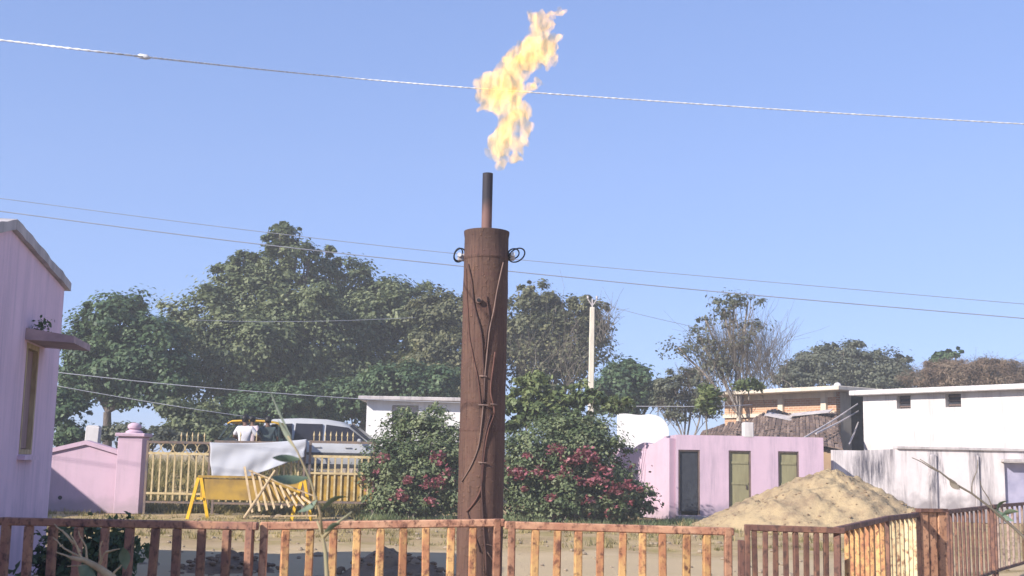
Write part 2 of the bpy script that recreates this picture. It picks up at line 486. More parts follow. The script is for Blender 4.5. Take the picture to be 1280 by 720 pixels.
def make_ground():
    M, n, l, bs = new_mat('dirt_ground')
    f1 = noise_fac(n, l, 0.55, detail=9, rough=0.65, lo=0.38, hi=0.62)
    c = mixc(n, l, f1, (0.47, 0.35, 0.19), (0.36, 0.255, 0.14))
    f2 = noise_fac(n, l, 0.9, detail=9, rough=0.7, lo=0.48, hi=0.66, loc=(11, 3, 0))
    c = mixc(n, l, f2, c, (0.30, 0.24, 0.09))                     # dry grass cover
    f3 = noise_fac(n, l, 7, detail=6, rough=0.7, lo=0.55, hi=0.8)
    c = mixc(n, l, f3, c, (0.17, 0.125, 0.08))
    # worn track of paler, greyer dirt
    tc = n.new('ShaderNodeTexCoord'); sp = n.new('ShaderNodeSeparateXYZ'); l.new(tc.outputs['Object'], sp.inputs[0])
    fz = noise_fac(n, l, 0.45, detail=6, lo=0.0, hi=1.0)
    ma = node(n, 'ShaderNodeMath', operation='MULTIPLY_ADD'); ma.inputs[1].default_value = 7.0; l.new(fz, ma.inputs[0]); l.new(sp.outputs[1], ma.inputs[2])
    mr = n.new('ShaderNodeMapRange'); mr.inputs[1].default_value = 22.5; mr.inputs[2].default_value = 24.5
    mr.inputs[3].default_value = 0.85; mr.inputs[4].default_value = 0.0
    l.new(ma.outputs[0], mr.inputs[0])
    c = mixc(n, l, mr.outputs[0], c, (0.50, 0.385, 0.24))
    l.new(c, bs.inputs['Base Color']); bs.inputs['Roughness'].default_value = 0.95
    bs.inputs['Specular IOR Level'].default_value = 0.1
    f4 = noise_fac(n, l, 18, detail=8, rough=0.7, lo=0.2, hi=0.8)
    bump(n, l, bs, f4, 0.6, 0.03)
    xs = list(np.concatenate([[-4000, -1200, -400, -150, -80, -50], np.arange(-35, 35.01, 0.5), [50, 80, 150, 400, 1200, 4000]]))
    ys = list(np.concatenate([[-400, -100, -40, -15], np.arange(-5, 48, 0.5), np.arange(48, 90, 4), [120, 200, 400, 1000, 2500, 5000]]))
    mb = MB()
    for y in ys:
        for x in xs:
            z = embank(x, y)
            if -35 <= x <= 35 and 8 < y < 70:
                z += 0.045 * lumps(x, y)
            mb.v.append((float(x), float(y), float(z)))
    nx = len(xs)
    for j in range(len(ys) - 1):
        for i in range(nx - 1):
            mb.f.append((j * nx + i, j * nx + i + 1, (j + 1) * nx + i + 1, (j + 1) * nx + i))
    o = mb.build('ground', M, smooth='all')
    tag(o, 'tan dirt ground with dry grass patches', None, None, 'structure')
    del o['label']
make_ground()

road_m = simple('dusty_road', (0.30, 0.25, 0.20), (0.22, 0.19, 0.16), scale=1.5, rough=0.95)
mb = MB()
for i in range(60):
    x0, x1 = -32 + i * 0.5, -31.5 + i * 0.5
    mb.quad((x0, 37.2, embank(x0, 37.2) + 0.06), (x1, 37.2, embank(x1, 37.2) + 0.06), (x1, 43, embank(x1, 43) + 0.06), (x0, 43, embank(x0, 43) + 0.06))
tag(mb.build('road', road_m), kind='structure')

# ------------------------------------------------------------------ leaves
def leaf_mesh(name, centers, tints, size, mat, seed=0, up=0.35, aspect=0.55, outn=None):
    g = np.random.default_rng(seed)
    n = len(centers)
    nrm = g.normal(size=(n, 3)); nrm[:, 2] = np.abs(nrm[:, 2]) * (1 + up) + up
    if outn is not None: nrm = 0.55 * nrm + outn
    nrm /= np.linalg.norm(nrm, axis=1)[:, None]
    d = g.normal(size=(n, 3)); d[:, 2] -= 0.35
    d -= nrm * (d * nrm).sum(1)[:, None]; d /= np.linalg.norm(d, axis=1)[:, None] + 1e-9
    sdir = np.cross(nrm, d)
    sz = size * (0.65 + 0.7 * g.random(n))[:, None]
    hb = (d * sz * 0.5); w = sdir * sz * aspect * 0.5
    fold = nrm * sz * 0.10
    v = np.empty((n, 4, 3))
    v[:, 0] = centers - hb; v[:, 1] = centers + w + fold; v[:, 2] = centers + hb; v[:, 3] = centers - w + fold
    v = v.reshape(-1, 3)
    me = bpy.data.meshes.new(name)
    me.vertices.add(4 * n); me.loops.add(4 * n); me.polygons.add(n)
    me.vertices.foreach_set('co', v.astype(np.float32).ravel())
    me.loops.foreach_set('vertex_index', np.arange(4 * n, dtype=np.int32))
    me.polygons.foreach_set('loop_start', np.arange(0, 4 * n, 4, dtype=np.int32))
    me.polygons.foreach_set('loop_total', np.full(n, 4, dtype=np.int32))
    me.update(calc_edges=True)
    a = me.attributes.new('tint', 'FLOAT', 'FACE')
    a.data.foreach_set('value', np.clip(tints + g.normal(size=n) * 0.12, 0, 1).astype(np.float32))
    me.materials.append(mat)
    me.validate()
    return me

def crown_points(lobes, nclump, nleaf, seed, clump_r=0.18, shell=0.55, low_cut=None):
    """clumps of leaves spread through ellipsoid lobes (cx,cy,cz,rx,ry,rz)"""
    g = np.random.default_rng(seed)
    L = np.array(lobes, dtype=float)
    wgt = (L[:, 3] * L[:, 4] * L[:, 5]) ** (2 / 3.0); wgt /= wgt.sum()
    idx = g.choice(len(L), size=nclump, p=wgt)
    u = g.normal(size=(nclump, 3)); u /= np.linalg.norm(u, axis=1)[:, None]
    rad = shell + (1.06 - shell) * g.random(nclump) ** 0.7
    rad *= 1 + 0.10 * g.normal(size=nclump)
    cc = L[idx, :3] + u * rad[:, None] * L[idx, 3:]
    cr = clump_r * (0.6 + 0.8 * g.random(nclump)) * (L[idx, 3:].prod(axis=1)) ** (1 / 3.0)
    ct = np.clip(g.beta(1.6, 2.0, size=nclump), 0, 1)
    nl = np.maximum(3, (nleaf * (0.5 + g.random(nclump)))).astype(int)
    rep = np.repeat(np.arange(nclump), nl)
    off = g.normal(size=(len(rep), 3)) * (cr[rep][:, None]) * np.array([1, 1, 0.65])
    pts = cc[rep] + off
    global LAST_OUT
    on = off / (np.linalg.norm(off, axis=1)[:, None] + 1e-9)
    LAST_OUT = on * 0.8 + u[rep] * 0.7 + np.array([0, 0, 0.3])
    return pts, ct[rep], cc

def px_lobes(lobes, Y, depth=0.9, jit=0.0):
    out = []
    for i, q in enumerate(lobes):
        cx, cy, rx, ry = q[:4]; dy = q[4] if len(q) > 4 else 0.0
        yy = Y + dy
        c = P(cx, cy, yy); s = yy / F
        out.append((c.x, c.y, c.z, rx * s, depth * (rx + ry) / 2 * s, ry * s))
    return out

def limb(mb, a, b, r0, r1, g, n=5, wob=0.06, seg=6, sag=0.0):
    a = np.array(a); b = np.array(b); L = np.linalg.norm(b - a)
    pts = []; rr = []
    ph = g.random(4) * 6.28
    for i in range(seg + 1):
        t = i / seg
        p = a + (b - a) * t
        p = p + wob * L * np.array([sin(t * 5 + ph[0]) * t * (1 - t) * 2, sin(t * 4 + ph[1]) * t * (1 - t) * 2, sag * t * (1 - t)])
        pts.append(p); rr.append(r0 + (r1 - r0) * t ** 0.8)
    mb.tube(pts, rr, n, caps=False)
    return pts

def tree(name, label, cat, base, lobes, mat, bark, seed, nclump, nleaf, leaf, trunk_r, split=0.35, group=None,
         twigs=0, twig_lobes=None, clump_r=0.20, shell=0.55, aspect=0.62, leafless=False, lean=(0, 0), tw_r=0.012):
    g = np.random.default_rng(seed)
    base = Vector(base)
    t = thing(name, label, cat, base, 0, group)
    bx = np.array([base.x, base.y, base.z])
    L = np.array(lobes)
    topz = L[:, 2].mean(); 
    mid = np.array([base.x + lean[0], base.y + lean[1], base.z + (topz - base.z) * split])
    mb = MB()
    r1 = trunk_r * 0.7
    mb.tube([bx + np.array([0, 0, -0.15]), bx + np.array([0, 0, 0.12]), bx * 0.6 + mid * 0.4 + np.array([g.normal() * 0.12, 0, 0]), mid], [trunk_r * 1.45, trunk_r * 1.1, trunk_r * 0.9, r1], 9, caps=False)
    ends = []
    for q in lobes:
        e = np.array(q[:3]) + np.array([0, 0, q[5] * 0.2])
        pts = limb(mb, mid, e, r1 * 0.62, 0.03 + 0.12 * trunk_r, g)
        ends.append((pts, q))
        for k in range(3):
            s0 = pts[2 + k]
            u = g.normal(size=3); u /= np.linalg.norm(u)
            e2 = np.array(q[:3]) + u * np.array(q[3:]) * 0.85
            limb(mb, s0, e2, r1 * 0.25, 0.015, g, n=4, seg=5)
    mb.build('trunk', bark, t, smooth='all', world=True)
    if not leafless:
        sat = []
        for q in lobes:
            for k_ in range(5):
                u = g.normal(size=3); u[2] = abs(u[2]) * 1.1 - 0.15; u /= np.linalg.norm(u)
                f_ = 0.26 + 0.2 * g.random(); pos = np.array(q[:3]) + u * np.array(q[3:]) * (0.80 + 0.16 * g.random())
                sat.append(tuple(pos) + (q[3] * f_, q[4] * f_, q[5] * f_ * 0.8))
        pts, tn, cc = crown_points([tuple(q[:3]) + tuple(w_ * 0.93 for w_ in q[3:]) for q in lobes] + sat, int(nclump * 0.85), int(nleaf * 1.7), seed, clump_r, shell)
        pts = pts - bx
        me = leaf_mesh('crown', pts, tn, leaf, mat, seed, aspect=aspect, outn=LAST_OUT)
        link('crown', me, t, kind='stuff')
    if twigs:
        mb = MB(); TL = twig_lobes or lobes
        for i in range(twigs):
            q = TL[g.integers(len(TL))]
            u = g.normal(size=3); u[2] = abs(u[2]) * 0.8 + 0.1; u /= np.linalg.norm(u)
            s0 = np.array(q[:3]) + np.array([0, 0, -q[5] * 0.9]) + g.normal(size=3) * np.array(q[3:]) * np.array([0.3, 0.3, 0.25])
            e = np.array(q[:3]) + u * np.array(q[3:]) * (0.6 + 0.45 * g.random())
            pts = limb(mb, s0, e, tw_r * 2, tw_r * 0.6, g, n=3, seg=5, wob=0.14)
            for k in range(4):
                s1 = pts[2 + (k % 3)]
                v = (e - s0) * 0.30 + g.normal(size=3) * np.linalg.norm(e - s0) * 0.17
                limb(mb, s1, s1 + v, tw_r * 1.1, tw_r * 0.5, g, n=3, seg=3, wob=0.12)
        mb.build('branch', TWIG if bark is not BARKM else bark, t, smooth='all', world=True, kind='stuff')
    return t

LF_DARK = leaf_mat('dark_green_leaf', (0.045, 0.08, 0.04), (0.09, 0.145, 0.066), (0.16, 0.215, 0.11))
LF_BIG = leaf_mat('grey_green_leaf', (0.068, 0.088, 0.040), (0.15, 0.18, 0.085), (0.26, 0.285, 0.15))
LF_YEL = leaf_mat('yellow_green_leaf', (0.075, 0.085, 0.045), (0.14, 0.145, 0.075), (0.24, 0.23, 0.12))
LF_GREY = leaf_mat('dusty_leaf', (0.09, 0.10, 0.07), (0.14, 0.15, 0.10), (0.20, 0.205, 0.14))
LF_BRN = leaf_mat('brown_dry_leaf', (0.14, 0.095, 0.065), (0.22, 0.15, 0.10), (0.29, 0.22, 0.15))
LF_BUSH = leaf_mat('bush_leaf', (0.05, 0.078, 0.034), (0.13, 0.17, 0.075), (0.30, 0.33, 0.18))
LF_FRESH = leaf_mat('fresh_leaf', (0.07, 0.10, 0.035), (0.15, 0.19, 0.07), (0.27, 0.30, 0.13))
LF_FLOWER = leaf_mat('crimson_bract', (0.24, 0.06, 0.08), (0.38, 0.125, 0.15), (0.50, 0.24, 0.26), 0.3)
LF_GRASS = leaf_mat('grass_blade', (0.14, 0.13, 0.045), (0.32, 0.26, 0.11), (0.50, 0.40, 0.19), 0.3)

def gz(x, y): return embank(x, y)
def base_at(px, Y):
    x = P(px, 560, Y).x
    return (x, Y, gz(x, Y))

# ---- the tall trees behind the road
B1 = px_lobes([(335, 395, 75, 60), (352, 328, 42, 36), (350, 294, 22, 18), (296, 372, 42, 44), (255, 405, 45, 45, -2), (225, 425, 25, 30), (310, 445, 80, 55, -2), (385, 415, 50, 60, -1), (270, 470, 55, 35, -2), (345, 490, 75, 35, -1), (388, 318, 12, 10), (372, 300, 10, 12), (305, 328, 18, 18)], 56)
tree('leafy_tree', 'tallest broad grey green tree rising behind the parked silver car', 'tree', base_at(335, 56), B1, LF_BIG, BARKM, 11, 760, 62, 0.21, 0.32)
B2 = px_lobes([(420, 352, 45, 40), (462, 385, 52, 50), (420, 420, 60, 60, -1), (485, 410, 55, 60), (510, 380, 30, 35), (450, 470, 70, 45, -2), (520, 430, 40, 55), (408, 318, 16, 10), (380, 470, 40, 45), (515, 480, 50, 35)], 58)
tree('leafy_tree', 'dense dark tree between the tallest tree and the rusty flare stack', 'tree', base_at(455, 58), B2, LF_BIG, BARKM, 12, 640, 62, 0.21, 0.32)
B3 = px_lobes([(548, 400, 35, 36), (575, 395, 35, 30), (560, 440, 45, 50), (540, 470, 45, 40), (590, 460, 40, 50), (535, 385, 18, 16), (420, 388, 22, 18, -3)], 54)
tree('leafy_tree', 'yellowish tree crown half hidden behind the rusty flare stack', 'tree', base_at(560, 54), B3[:-1], LF_YEL, BARKM, 13, 330, 60, 0.20, 0.26)
A = px_lobes([(150, 402, 42, 36), (190, 440, 45, 45), (112, 425, 34, 40), (140, 460, 52, 40), (215, 475, 30, 40), (100, 470, 24, 28), (165, 375, 18, 12), (120, 392, 15, 12), (180, 490, 40, 22)], 50)
tree('leafy_tree', 'dark green tree with a visible trunk behind the pink compound wall', 'tree', base_at(131, 50), A, LF_DARK, BARKM, 14, 520, 58, 0.20, 0.22, split=0.45)
Ct = px_lobes([(665, 378, 30, 24), (700, 395, 42, 32), (680, 420, 45, 40), (735, 410, 26, 36), (655, 362, 14, 12), (720, 440, 40, 45), (670, 460, 40, 40), (745, 388, 16, 14), (650, 415, 30, 45)], 55)
tree('leafy_tree', 'dry grey green tree with many bare twigs behind the pale utility pole', 'tree', base_at(692, 55), Ct, LF_YEL, PALEBARK, 15, 520, 48, 0.18, 0.22, twigs=70, twig_lobes=px_lobes([(690, 430, 55, 55), (720, 440, 45, 50), (665, 440, 40, 50), (755, 400, 22, 30)], 54), tw_r=0.010)
D = px_lobes([(790, 478, 34, 26), (765, 492, 30, 25), (812, 490, 20, 20), (788, 458, 16, 10), (780, 500, 40, 20)], 52)
tree('leafy_tree', 'small round dark tree to the right of the utility pole', 'tree', base_at(790, 52), D, LF_DARK, BARKM, 16, 240, 58, 0.19, 0.14)
E = px_lobes([(918, 376, 30, 7), (935, 378, 22, 6), (905, 388, 12, 14), (882, 402, 12, 10), (848, 436, 24, 9), (872, 418, 14, 12), (912, 400, 14, 14), (922, 430, 20, 18), (905, 455, 24, 16), (940, 410, 16, 14), (890, 440, 20, 20)], 46)
tree('sparse_tree', 'thin half bare tree with scattered leaves above the brick house', 'tree', base_at(925, 46), E, LF_GREY, PALEBARK, 17, 290, 9, 0.13, 0.07, twigs=230, twig_lobes=px_lobes([(925, 430, 55, 55), (955, 430, 45, 45), (950, 455, 50, 35), (890, 440, 40, 40)], 46), clump_r=0.42, split=0.5, tw_r=0.0065)
Fq = px_lobes([(1045, 458, 50, 26), (1005, 466, 30, 18), (1095, 460, 40, 20), (1055, 442, 30, 14), (1120, 466, 25, 16), (985, 472, 20, 12), (1030, 475, 60, 20), (1110, 478, 60, 16)], 62)
tree('spreading_tree', 'wide dusty grey green tree behind the brick house roof', 'tree', base_at(1050, 62), Fq, LF_GREY, PALEBARK, 18, 480, 60, 0.16, 0.2, twigs=140, tw_r=0.010)
Gq = px_lobes([(1215, 466, 66, 16), (1265, 466, 46, 13), (1170, 473, 44, 11), (1222, 458, 36, 9), (1240, 478, 80, 14)], 55)
tree('spreading_tree', 'brown dry tree crown above the white house roof', 'tree', base_at(1220, 55), Gq, LF_BRN, PALEBARK, 19, 620, 70, 0.17, 0.18, twigs=200, aspect=0.16, shell=0.8, tw_r=0.010)
Hq = px_lobes([(1182, 446, 16, 8), (1195, 440, 8, 6), (1170, 450, 10, 8)], 60)
tree('leafy_tree', 'small dark green treetop peeking over the brown dry tree', 'tree', base_at(1182, 60), Hq, LF_DARK, BARKM, 20, 60, 40, 0.18, 0.12)
Jq = px_lobes([(855, 490, 35, 24), (880, 500, 30, 22), (840, 505, 25, 20), (862, 470, 22, 14)], 49)
tree('scrub_tree', 'dusty thin scrub tree left of the roof sapling', 'tree', base_at(858, 49), Jq, LF_GREY, PALEBARK, 21, 150, 40, 0.13, 0.08, twigs=140, tw_r=0.009)
# low scrub behind the gate
for i, (lb, yy, nm, lab, mt, nc) in enumerate([
    ([(82, 520, 24, 36), (75, 500, 20, 30), (95, 548, 30, 16)], 46, 'scrub_bush', 'dark scrub bush behind the end of the mauve house', LF_DARK, 150),
    ([(165, 545, 40, 16), (200, 548, 40, 14)], 46, 'scrub_bush', 'low grey scrub bush beyond the gate pillar ball', LF_GREY, 95),
    ([(245, 520, 45, 24), (265, 545, 45, 20), (225, 548, 30, 16)], 47, 'scrub_bush', 'olive scrub bush behind the left gate leaf', LF_BIG, 190),
    ([(330, 510, 45, 28), (300, 525, 40, 24), (365, 505, 40, 26)], 49, 'scrub_bush', 'dark scrub bush above the auto rickshaw roof', LF_DARK, 240),
    ([(405, 508, 40, 24), (440, 500, 35, 28), (470, 490, 35, 28)], 50, 'scrub_bush', 'dark scrub bush above the silver car roof', LF_DARK, 230),
    ([(540, 485, 40, 28), (500, 478, 40, 24)], 48, 'scrub_bush', 'dark scrub bush above the flat roofed white hut', LF_DARK, 200),
]):
    cxp = sum(q[0] for q in lb) / len(lb)
    tree(nm, lab, 'bush', base_at(cxp, yy), px_lobes(lb, yy), mt, BARKM, 40 + i, nc, 46, 0.17, 0.05, split=0.2)

# pollarded pale trunk beside the white hut
t = thing('tree_stump', 'pale gnarled tree trunk between the silver car and the white hut', 'tree', base_at(444, 42))
g = np.random.default_rng(3)
mb = MB()
b = np.array(MW[t.name].translation)
for k in range(7):
    a = k / 7 * 6.28
    limb(mb, b + np.array([0.22 * cos(a), 0.22 * sin(a), -0.1]), b + np.array([0.38 * cos(a) + g.normal() * .1, 0.3 * sin(a), 1.6 + 0.5 * g.random()]), 0.13, 0.05, g, n=6, wob=0.12)
mb.tube([b + np.array([0, 0, -0.1]), b + np.array([0, 0, 1.4])], [0.3, 0.2], 8)
mb.build('trunk', PALEBARK, t, smooth='all', world=True)
del t['label']; t['label'] = 'pale gnarled tree trunk between the silver car and the white hut'

# ------------------------------------------------------------------ mauve house at the left
a_h = math.atan(260 / 1500)
ch = P(71, 490, 15.3)
house = thing('pink_house', 'mauve house in shade with a low gable and one tall window', 'house', (ch.x, ch.y, 0), a_h)
nH = Vector((cos(a_h), sin(a_h), 0)); pH = Vector((ch.x, ch.y, 0))
def hp(px, py): return local(house, on_plane(px, py, pH, nH))
win_lo = hp(23, 568); win_hi = hp(49, 434); peak = hp(14, 287); eave = hp(79, 360)
GL = -2 * peak.y if peak.y < -1 else 4.8
ez, pz = eave.z, peak.z
GK = 0.24      # the near side of the gable falls faster
def roofz(y): return ez + (pz - ez) * (-y) / (GL / 2) if -y <= GL / 2 else pz - GK * (-y - GL / 2)
# gable wall: built along x then turned to run along local y
wy0, wy1 = win_lo.y, win_hi.y
wz0, wz1 = win_lo.z, win_hi.z
mbw = grid_wall(GL, min(ez, roofz(-GL)) , 0.25, [(-wy1, -wy0, wz0, wz1)], top=lambda x: roofz(-x), xs=[GL / 2])
Mx = Matrix(((0, -1, 0, 0), (-1, 0, 0, 0), (0, 0, 1, 0), (0, 0, 0, 1)))
mbw.xf(Mx); mbw.build('wall', MAUVE, house)
mb = MB()       # other walls of the gabled room
mb.box((-2.7, -0.125, ez / 2 + 0.0), (4.85, 0.25, ez)); mb.box((-2.7, -GL + 0.125, roofz(-GL) / 2), (4.85, 0.25, roofz(-GL))); mb.box((-5.2, -GL / 2, roofz(-GL) / 2), (0.2, GL - 0.004, roofz(-GL)))
mb.build('rear_wall', MAUVE, house)
mb = MB()
ov = 0.16; th = 0.11
yA, yM, yB = ov, -GL / 2, -GL - 0.02
def rz(y): return roofz(y) + 0.005
n_s = 14
def slab(y0, y1, name):
    mb = MB(); g = random.Random(4)
    pts = []
    for i in range(n_s + 1):
        y = y0 + (y1 - y0) * i / n_s
        j = g.uniform(-0.008, 0.008); j2 = g.uniform(-0.02, 0.02)
        pts.append((y, rz(y), rz(y) + th + j, 0.06 + j2 * 0.5))
    for i in range(n_s):
        a, b_ = pts[i], pts[i + 1]
        for (p, q, r_, s) in (((a[3], a[0], a[1]), (b_[3], b_[0], b_[1]), (b_[3], b_[0], b_[2]), (a[3], a[0], a[2])),
                              ((-5.4, a[0], a[1]), (-5.4, a[0], a[2]), (-5.4, b_[0], b_[2]), (-5.4, b_[0], b_[1])),
                              ((a[3], a[0], a[2]), (b_[3], b_[0], b_[2]), (-5.4, b_[0], b_[2]), (-5.4, a[0], a[2])),
                              ((a[3], a[0], a[1]), (-5.4, a[0], a[1]), (-5.4, b_[0], b_[1]), (b_[3], b_[0], b_[1]))):
            mb.quad(p, q, r_, s)
    for e in (pts[0], pts[-1]):
        mb.quad((e[3], e[0], e[1]), (e[3], e[0], e[2]), (-5.4, e[0], e[2]), (-5.4, e[0], e[1]))
    bm_ = mb
    bm_.build(name, CONC, house)
slab(yA, yM + 0.001, 'roof_slope'); slab(yM - 0.001, yB, 'roof_slope')
# window: deep reveal, frame, shutter, bars
wl = wy1 - wy0; wh = wz1 - wz0
wf = MB()
for yy in (wy0 + 0.03, wy1 - 0.03): wf.box((-0.034, yy, (wz0 + wz1) / 2), (0.08, 0.058, wh - 0.004))
for zz in (wz0 + 0.03, wz1 - 0.03): wf.box((-0.034, (wy0 + wy1) / 2, zz), (0.076, wl - 0.12, 0.056))
SHUT = simple('brown_shutter', (0.36, 0.24, 0.22), (0.26, 0.17, 0.16), scale=3, vec=(4, 4, 0.6))
wfo = wf.build('window', PALEWOOD, house)
MB().box((-0.055, wy0 + 0.06 + (wl - 0.12) * 0.25, (wz0 + wz1) / 2), (0.03, (wl - 0.12) * 0.49, wh - 0.13)).build('shutter', SHUT, wfo, bevel=0.004)
MB().box((-0.062, wy0 + 0.06 + (wl - 0.12) * 0.75, (wz0 + wz1) / 2), (0.03, (wl - 0.12) * 0.49, wh - 0.13)).build('shutter', SHUT, wfo, bevel=0.004)
MB().box((0.03, (wy0 + wy1) / 2, wz0 - 0.035), (0.1, wl + 0.1, 0.05)).build('sill', MAUVE, house)
# sunshade slab (chajja) over the window
tip = hp(107, 430)
sh_z = wz1 + 0.02
sx = 0.52
mb = MB()
y0s, y1s = wy0 - 0.12, wy1 + 0.32
mb.v += [(0.002, y0s, sh_z), (sx, y0s, sh_z - 0.02), (sx, y1s, sh_z - 0.02), (0.002, y1s, sh_z), (0.002, y0s, sh_z + 0.13), (sx, y0s, sh_z + 0.055), (sx, y1s, sh_z + 0.055), (0.002, y1s, sh_z + 0.13)]
mb.f += [(0, 3, 2, 1), (4, 5, 6, 7), (0, 1, 5, 4), (1, 2, 6, 5), (2, 3, 7, 6), (3, 0, 4, 7)]
shade = mb.build('sunshade', simple('stained_pink_concrete', (0.46, 0.33, 0.33), (0.28, 0.20, 0.21), scale=3), house)
# near flat roofed wing (beyond the left edge of the frame; its shade falls on the railing)
wing_y0, wing_y1 = -GL - 0.005, -GL - 9.0
mb = MB()
mb.box((-2.6, (wing_y0 + wing_y1) / 2, 1.25), (5.2, wing_y0 - wing_y1, 2.5))
mb.build('wing_wall', MAUVE, house)
mb = MB().box((-2.5, (wing_y0 + wing_y1) / 2, 2.562), (5.6, wing_y0 - wing_y1 - 0.02, 0.12)); mb.build('wing_roof', CONC, house)
# weeds on the sunshade
pts, tn, cc = crown_points([(0.16, wy0 + 0.1, sh_z + 0.17, 0.10, 0.16, 0.10)], 14, 10, 5, 0.3)
link('moss', leaf_mesh('moss', pts, tn, 0.045, LF_DARK, 5), house, kind='stuff')

# further house out of frame behind, whose eave shades the compound wall
fh = thing('unseen_flat_house', 'unseen plain pink house behind the mauve house, there to shade the compound wall', 'house', (-14.95, 21.5, 0), 0)
MB().box((-2.5, 2.6, 1.75), (5.0, 8.4, 3.5)).build('wall', PINK, fh)
MB().box((-2.5, 2.6, 3.562), (5.5, 8.8, 0.12)).build('roof', CONC, fh)

# ------------------------------------------------------------------ compound wall and gate pillar
YW = 30.0
wl0 = P(40, 645, YW); wl1 = P(146, 645, YW)
cw = thing('compound_wall', 'pink compound wall with a peaked coping and a ball topped pillar', 'wall', (wl0.x, YW, 0))
Wd = wl1.x - wl0.x
ztop = lambda px, py: P(px, py, YW).z
zl, zp, zr = ztop(64, 566), ztop(108, 556), ztop(145, 569)
xp = P(108, 556, YW).x - wl0.x
xl = P(64, 566, YW).x - wl0.x
sl = (zp - zl) / (xp - xl)
def ctop(x): return zp - sl * (xp - x) if x <= xp else zp + (zr - zp) * (x - xp) / (Wd - xp)
grid_wall(Wd, 1.5, 0.23, top=ctop, xs=[xp]).build('wall', PINKB, cw)
mb = MB()
for xa, xb in ((0, xp), (xp, Wd - 0.004)):
    za, zb = ctop(xa), ctop(xb)
    b = len(mb.v)
    for y in (-0.06, 0.29):
        mb.v += [(xa, y, za + 0.004), (xb, y, zb + 0.004), (xb, y, zb + 0.11), (xa, y, za + 0.11)]
    mb.f += [(b, b + 1, b + 2, b + 3), (b + 7, b + 6, b + 5, b + 4), (b, b + 4, b + 5, b + 1), (b + 3, b + 2, b + 6, b + 7), (b, b + 3, b + 7, b + 4), (b + 1, b + 5, b + 6, b + 2)]
mb.build('coping', PINKB, cw)
pw = P(178, 600, YW).x - P(147, 600, YW).x
px0 = P(147, 600, YW).x - wl0.x
pzt = ztop(162, 546)
mb = MB().box((px0 + pw / 2, 0.1, pzt / 2), (pw, pw * 0.9, pzt))
pil = mb.build('pillar', PINKB, cw, bevel=0.012)
MB().box((px0 + pw / 2, 0.1, pzt + 0.045), (pw + 0.12, pw * 0.9 + 0.12, 0.09)).build('cap', PINKB, pil, bevel=0.015)
MB().lathe([(0.21, 0.0), (0.21, 0.04), (0.16, 0.07), (0.12, 0.09), (0.16, 0.12), (0.17, 0.17), (0.145, 0.22), (0.08, 0.255), (0.0001, 0.265)], 20, (px0 + pw / 2, 0.1, pzt + 0.091)).build('ball', PINKB, pil, smooth=True)
MB().tube([(P(75, 624, YW).x - wl0.x, -0.012, ztop(75, 622)), (P(75, 624, YW).x - wl0.x, 0.02, ztop(75, 622))], 0.05, 10).build('drain_hole', DARKIN, cw)
# white marker post behind the wall
mp0 = P(114, 560, 31.5)
t = thing('marker_post', 'small square white post standing behind the pink compound wall', 'post', (mp0.x, 31.5, gz(mp0.x, 31.5)))
hz = P(114, 533, 31.5).z - gz(mp0.x, 31.5)
MB().box((0, 0, hz / 2), (0.36, 0.2, hz), Matrix.Rotation(R(2), 3, 'Y')).build('shaft', WHITEW, t, bevel=0.02)
MB().box((0.03, 0, hz + 0.012), (0.30, 0.16, 0.03), Matrix.Rotation(R(2), 3, 'Y')).build('top_block', WHITEW, t, bevel=0.01)

# ------------------------------------------------------------------ yellow iron gate
YG = 29.8
def gate_leaf(label, pxa, pxb, y_top, y_mid, y_low, y_sill, seed, spears, scroll=True, sheet=False, topmat=None, pitch=8.6, barmat=GATEYEL, ext=0):
    xa, xb = P(pxa, 600, YG).x, P(pxb, 600, YG).x
    t = thing('iron_gate', label, 'gate', (xa, YG, 0), 0, 'yellow gate leaves')
    w = xb - xa
    zt, zm, zl, zs = (P((pxa + pxb) / 2, q, YG).z for q in (y_top, y_mid, y_low, y_sill))
    MB().box((w / 2, 0, zt), (w, 0.05, 0.06)).build('top_rail', topmat or GATEDARK, t)
    MB().box((w / 2, 0, zm), (w - 0.1, 0.05, 0.06)).build('mid_rail', barmat, t)
    MB().box((w / 2, 0, zl), (w - 0.1, 0.05, 0.05)).build('low_rail', barmat, t)
    for x in (0.025, w - 0.025):
        MB().box((x, 0.0, (zt + 0.04) / 2), (0.055, 0.056, zt + 0.04)).build('stile', GATEDARK, t)
    MB().box((w / 2, 0, zs), (w - 0.1, 0.05, 0.05)).build('bottom_rail', GATEDARK, t)
    n = int(round(w / (pitch / F * YG))); bar = None
    zb0 = zs + 0.026
    me = MB().box((0, 0, 0), (0.042, 0.03, zm - zb0 - 0.032)).mesh('bar', barmat)
    for i in range(1, n):
        link('bar', me, t, (w * i / n, 0, (zm + zb0) / 2))
    if scroll:
        rm = MB().tube([(0.14 * cos(a), 0, 0.13 * sin(a)) for a in np.linspace(0, 2 * pi, 17)], 0.014, 5, caps=False).mesh('scroll', barmat)
        k = int(w / 0.30)
        for i in range(k):
            link('scroll', rm, t, (0.2 + (w - 0.4) * i / max(1, k - 1), 0, (zm + zt) / 2))
    if spears:
        sm = MB().lathe([(0.012, 0), (0.012, 0.10), (0.026, 0.13), (0.0005, 0.24)], 6).mesh('spear', barmat)
        for q in spears:
            x = P(q, 560, YG).x - xa
            link('spear', sm, t, (x, 0, zt + 0.031))
    if sheet:
        MB().box((w / 2, 0.03, (zl + zs) / 2), (w - 0.12, 0.012, zl - zs - 0.06)).build('sheet', DULLYEL, t)
    return t
gate_leaf('yellow gate leaf with scrolls between the pink pillar and the white cloth', 181, 262, 553, 567, 617, 628, 1, [226, 233, 240, 247, 255])
gate_leaf('yellow gate leaf hidden behind the hanging white cloth', 266, 381, 553, 569, 617, 630, 2, [300, 320])
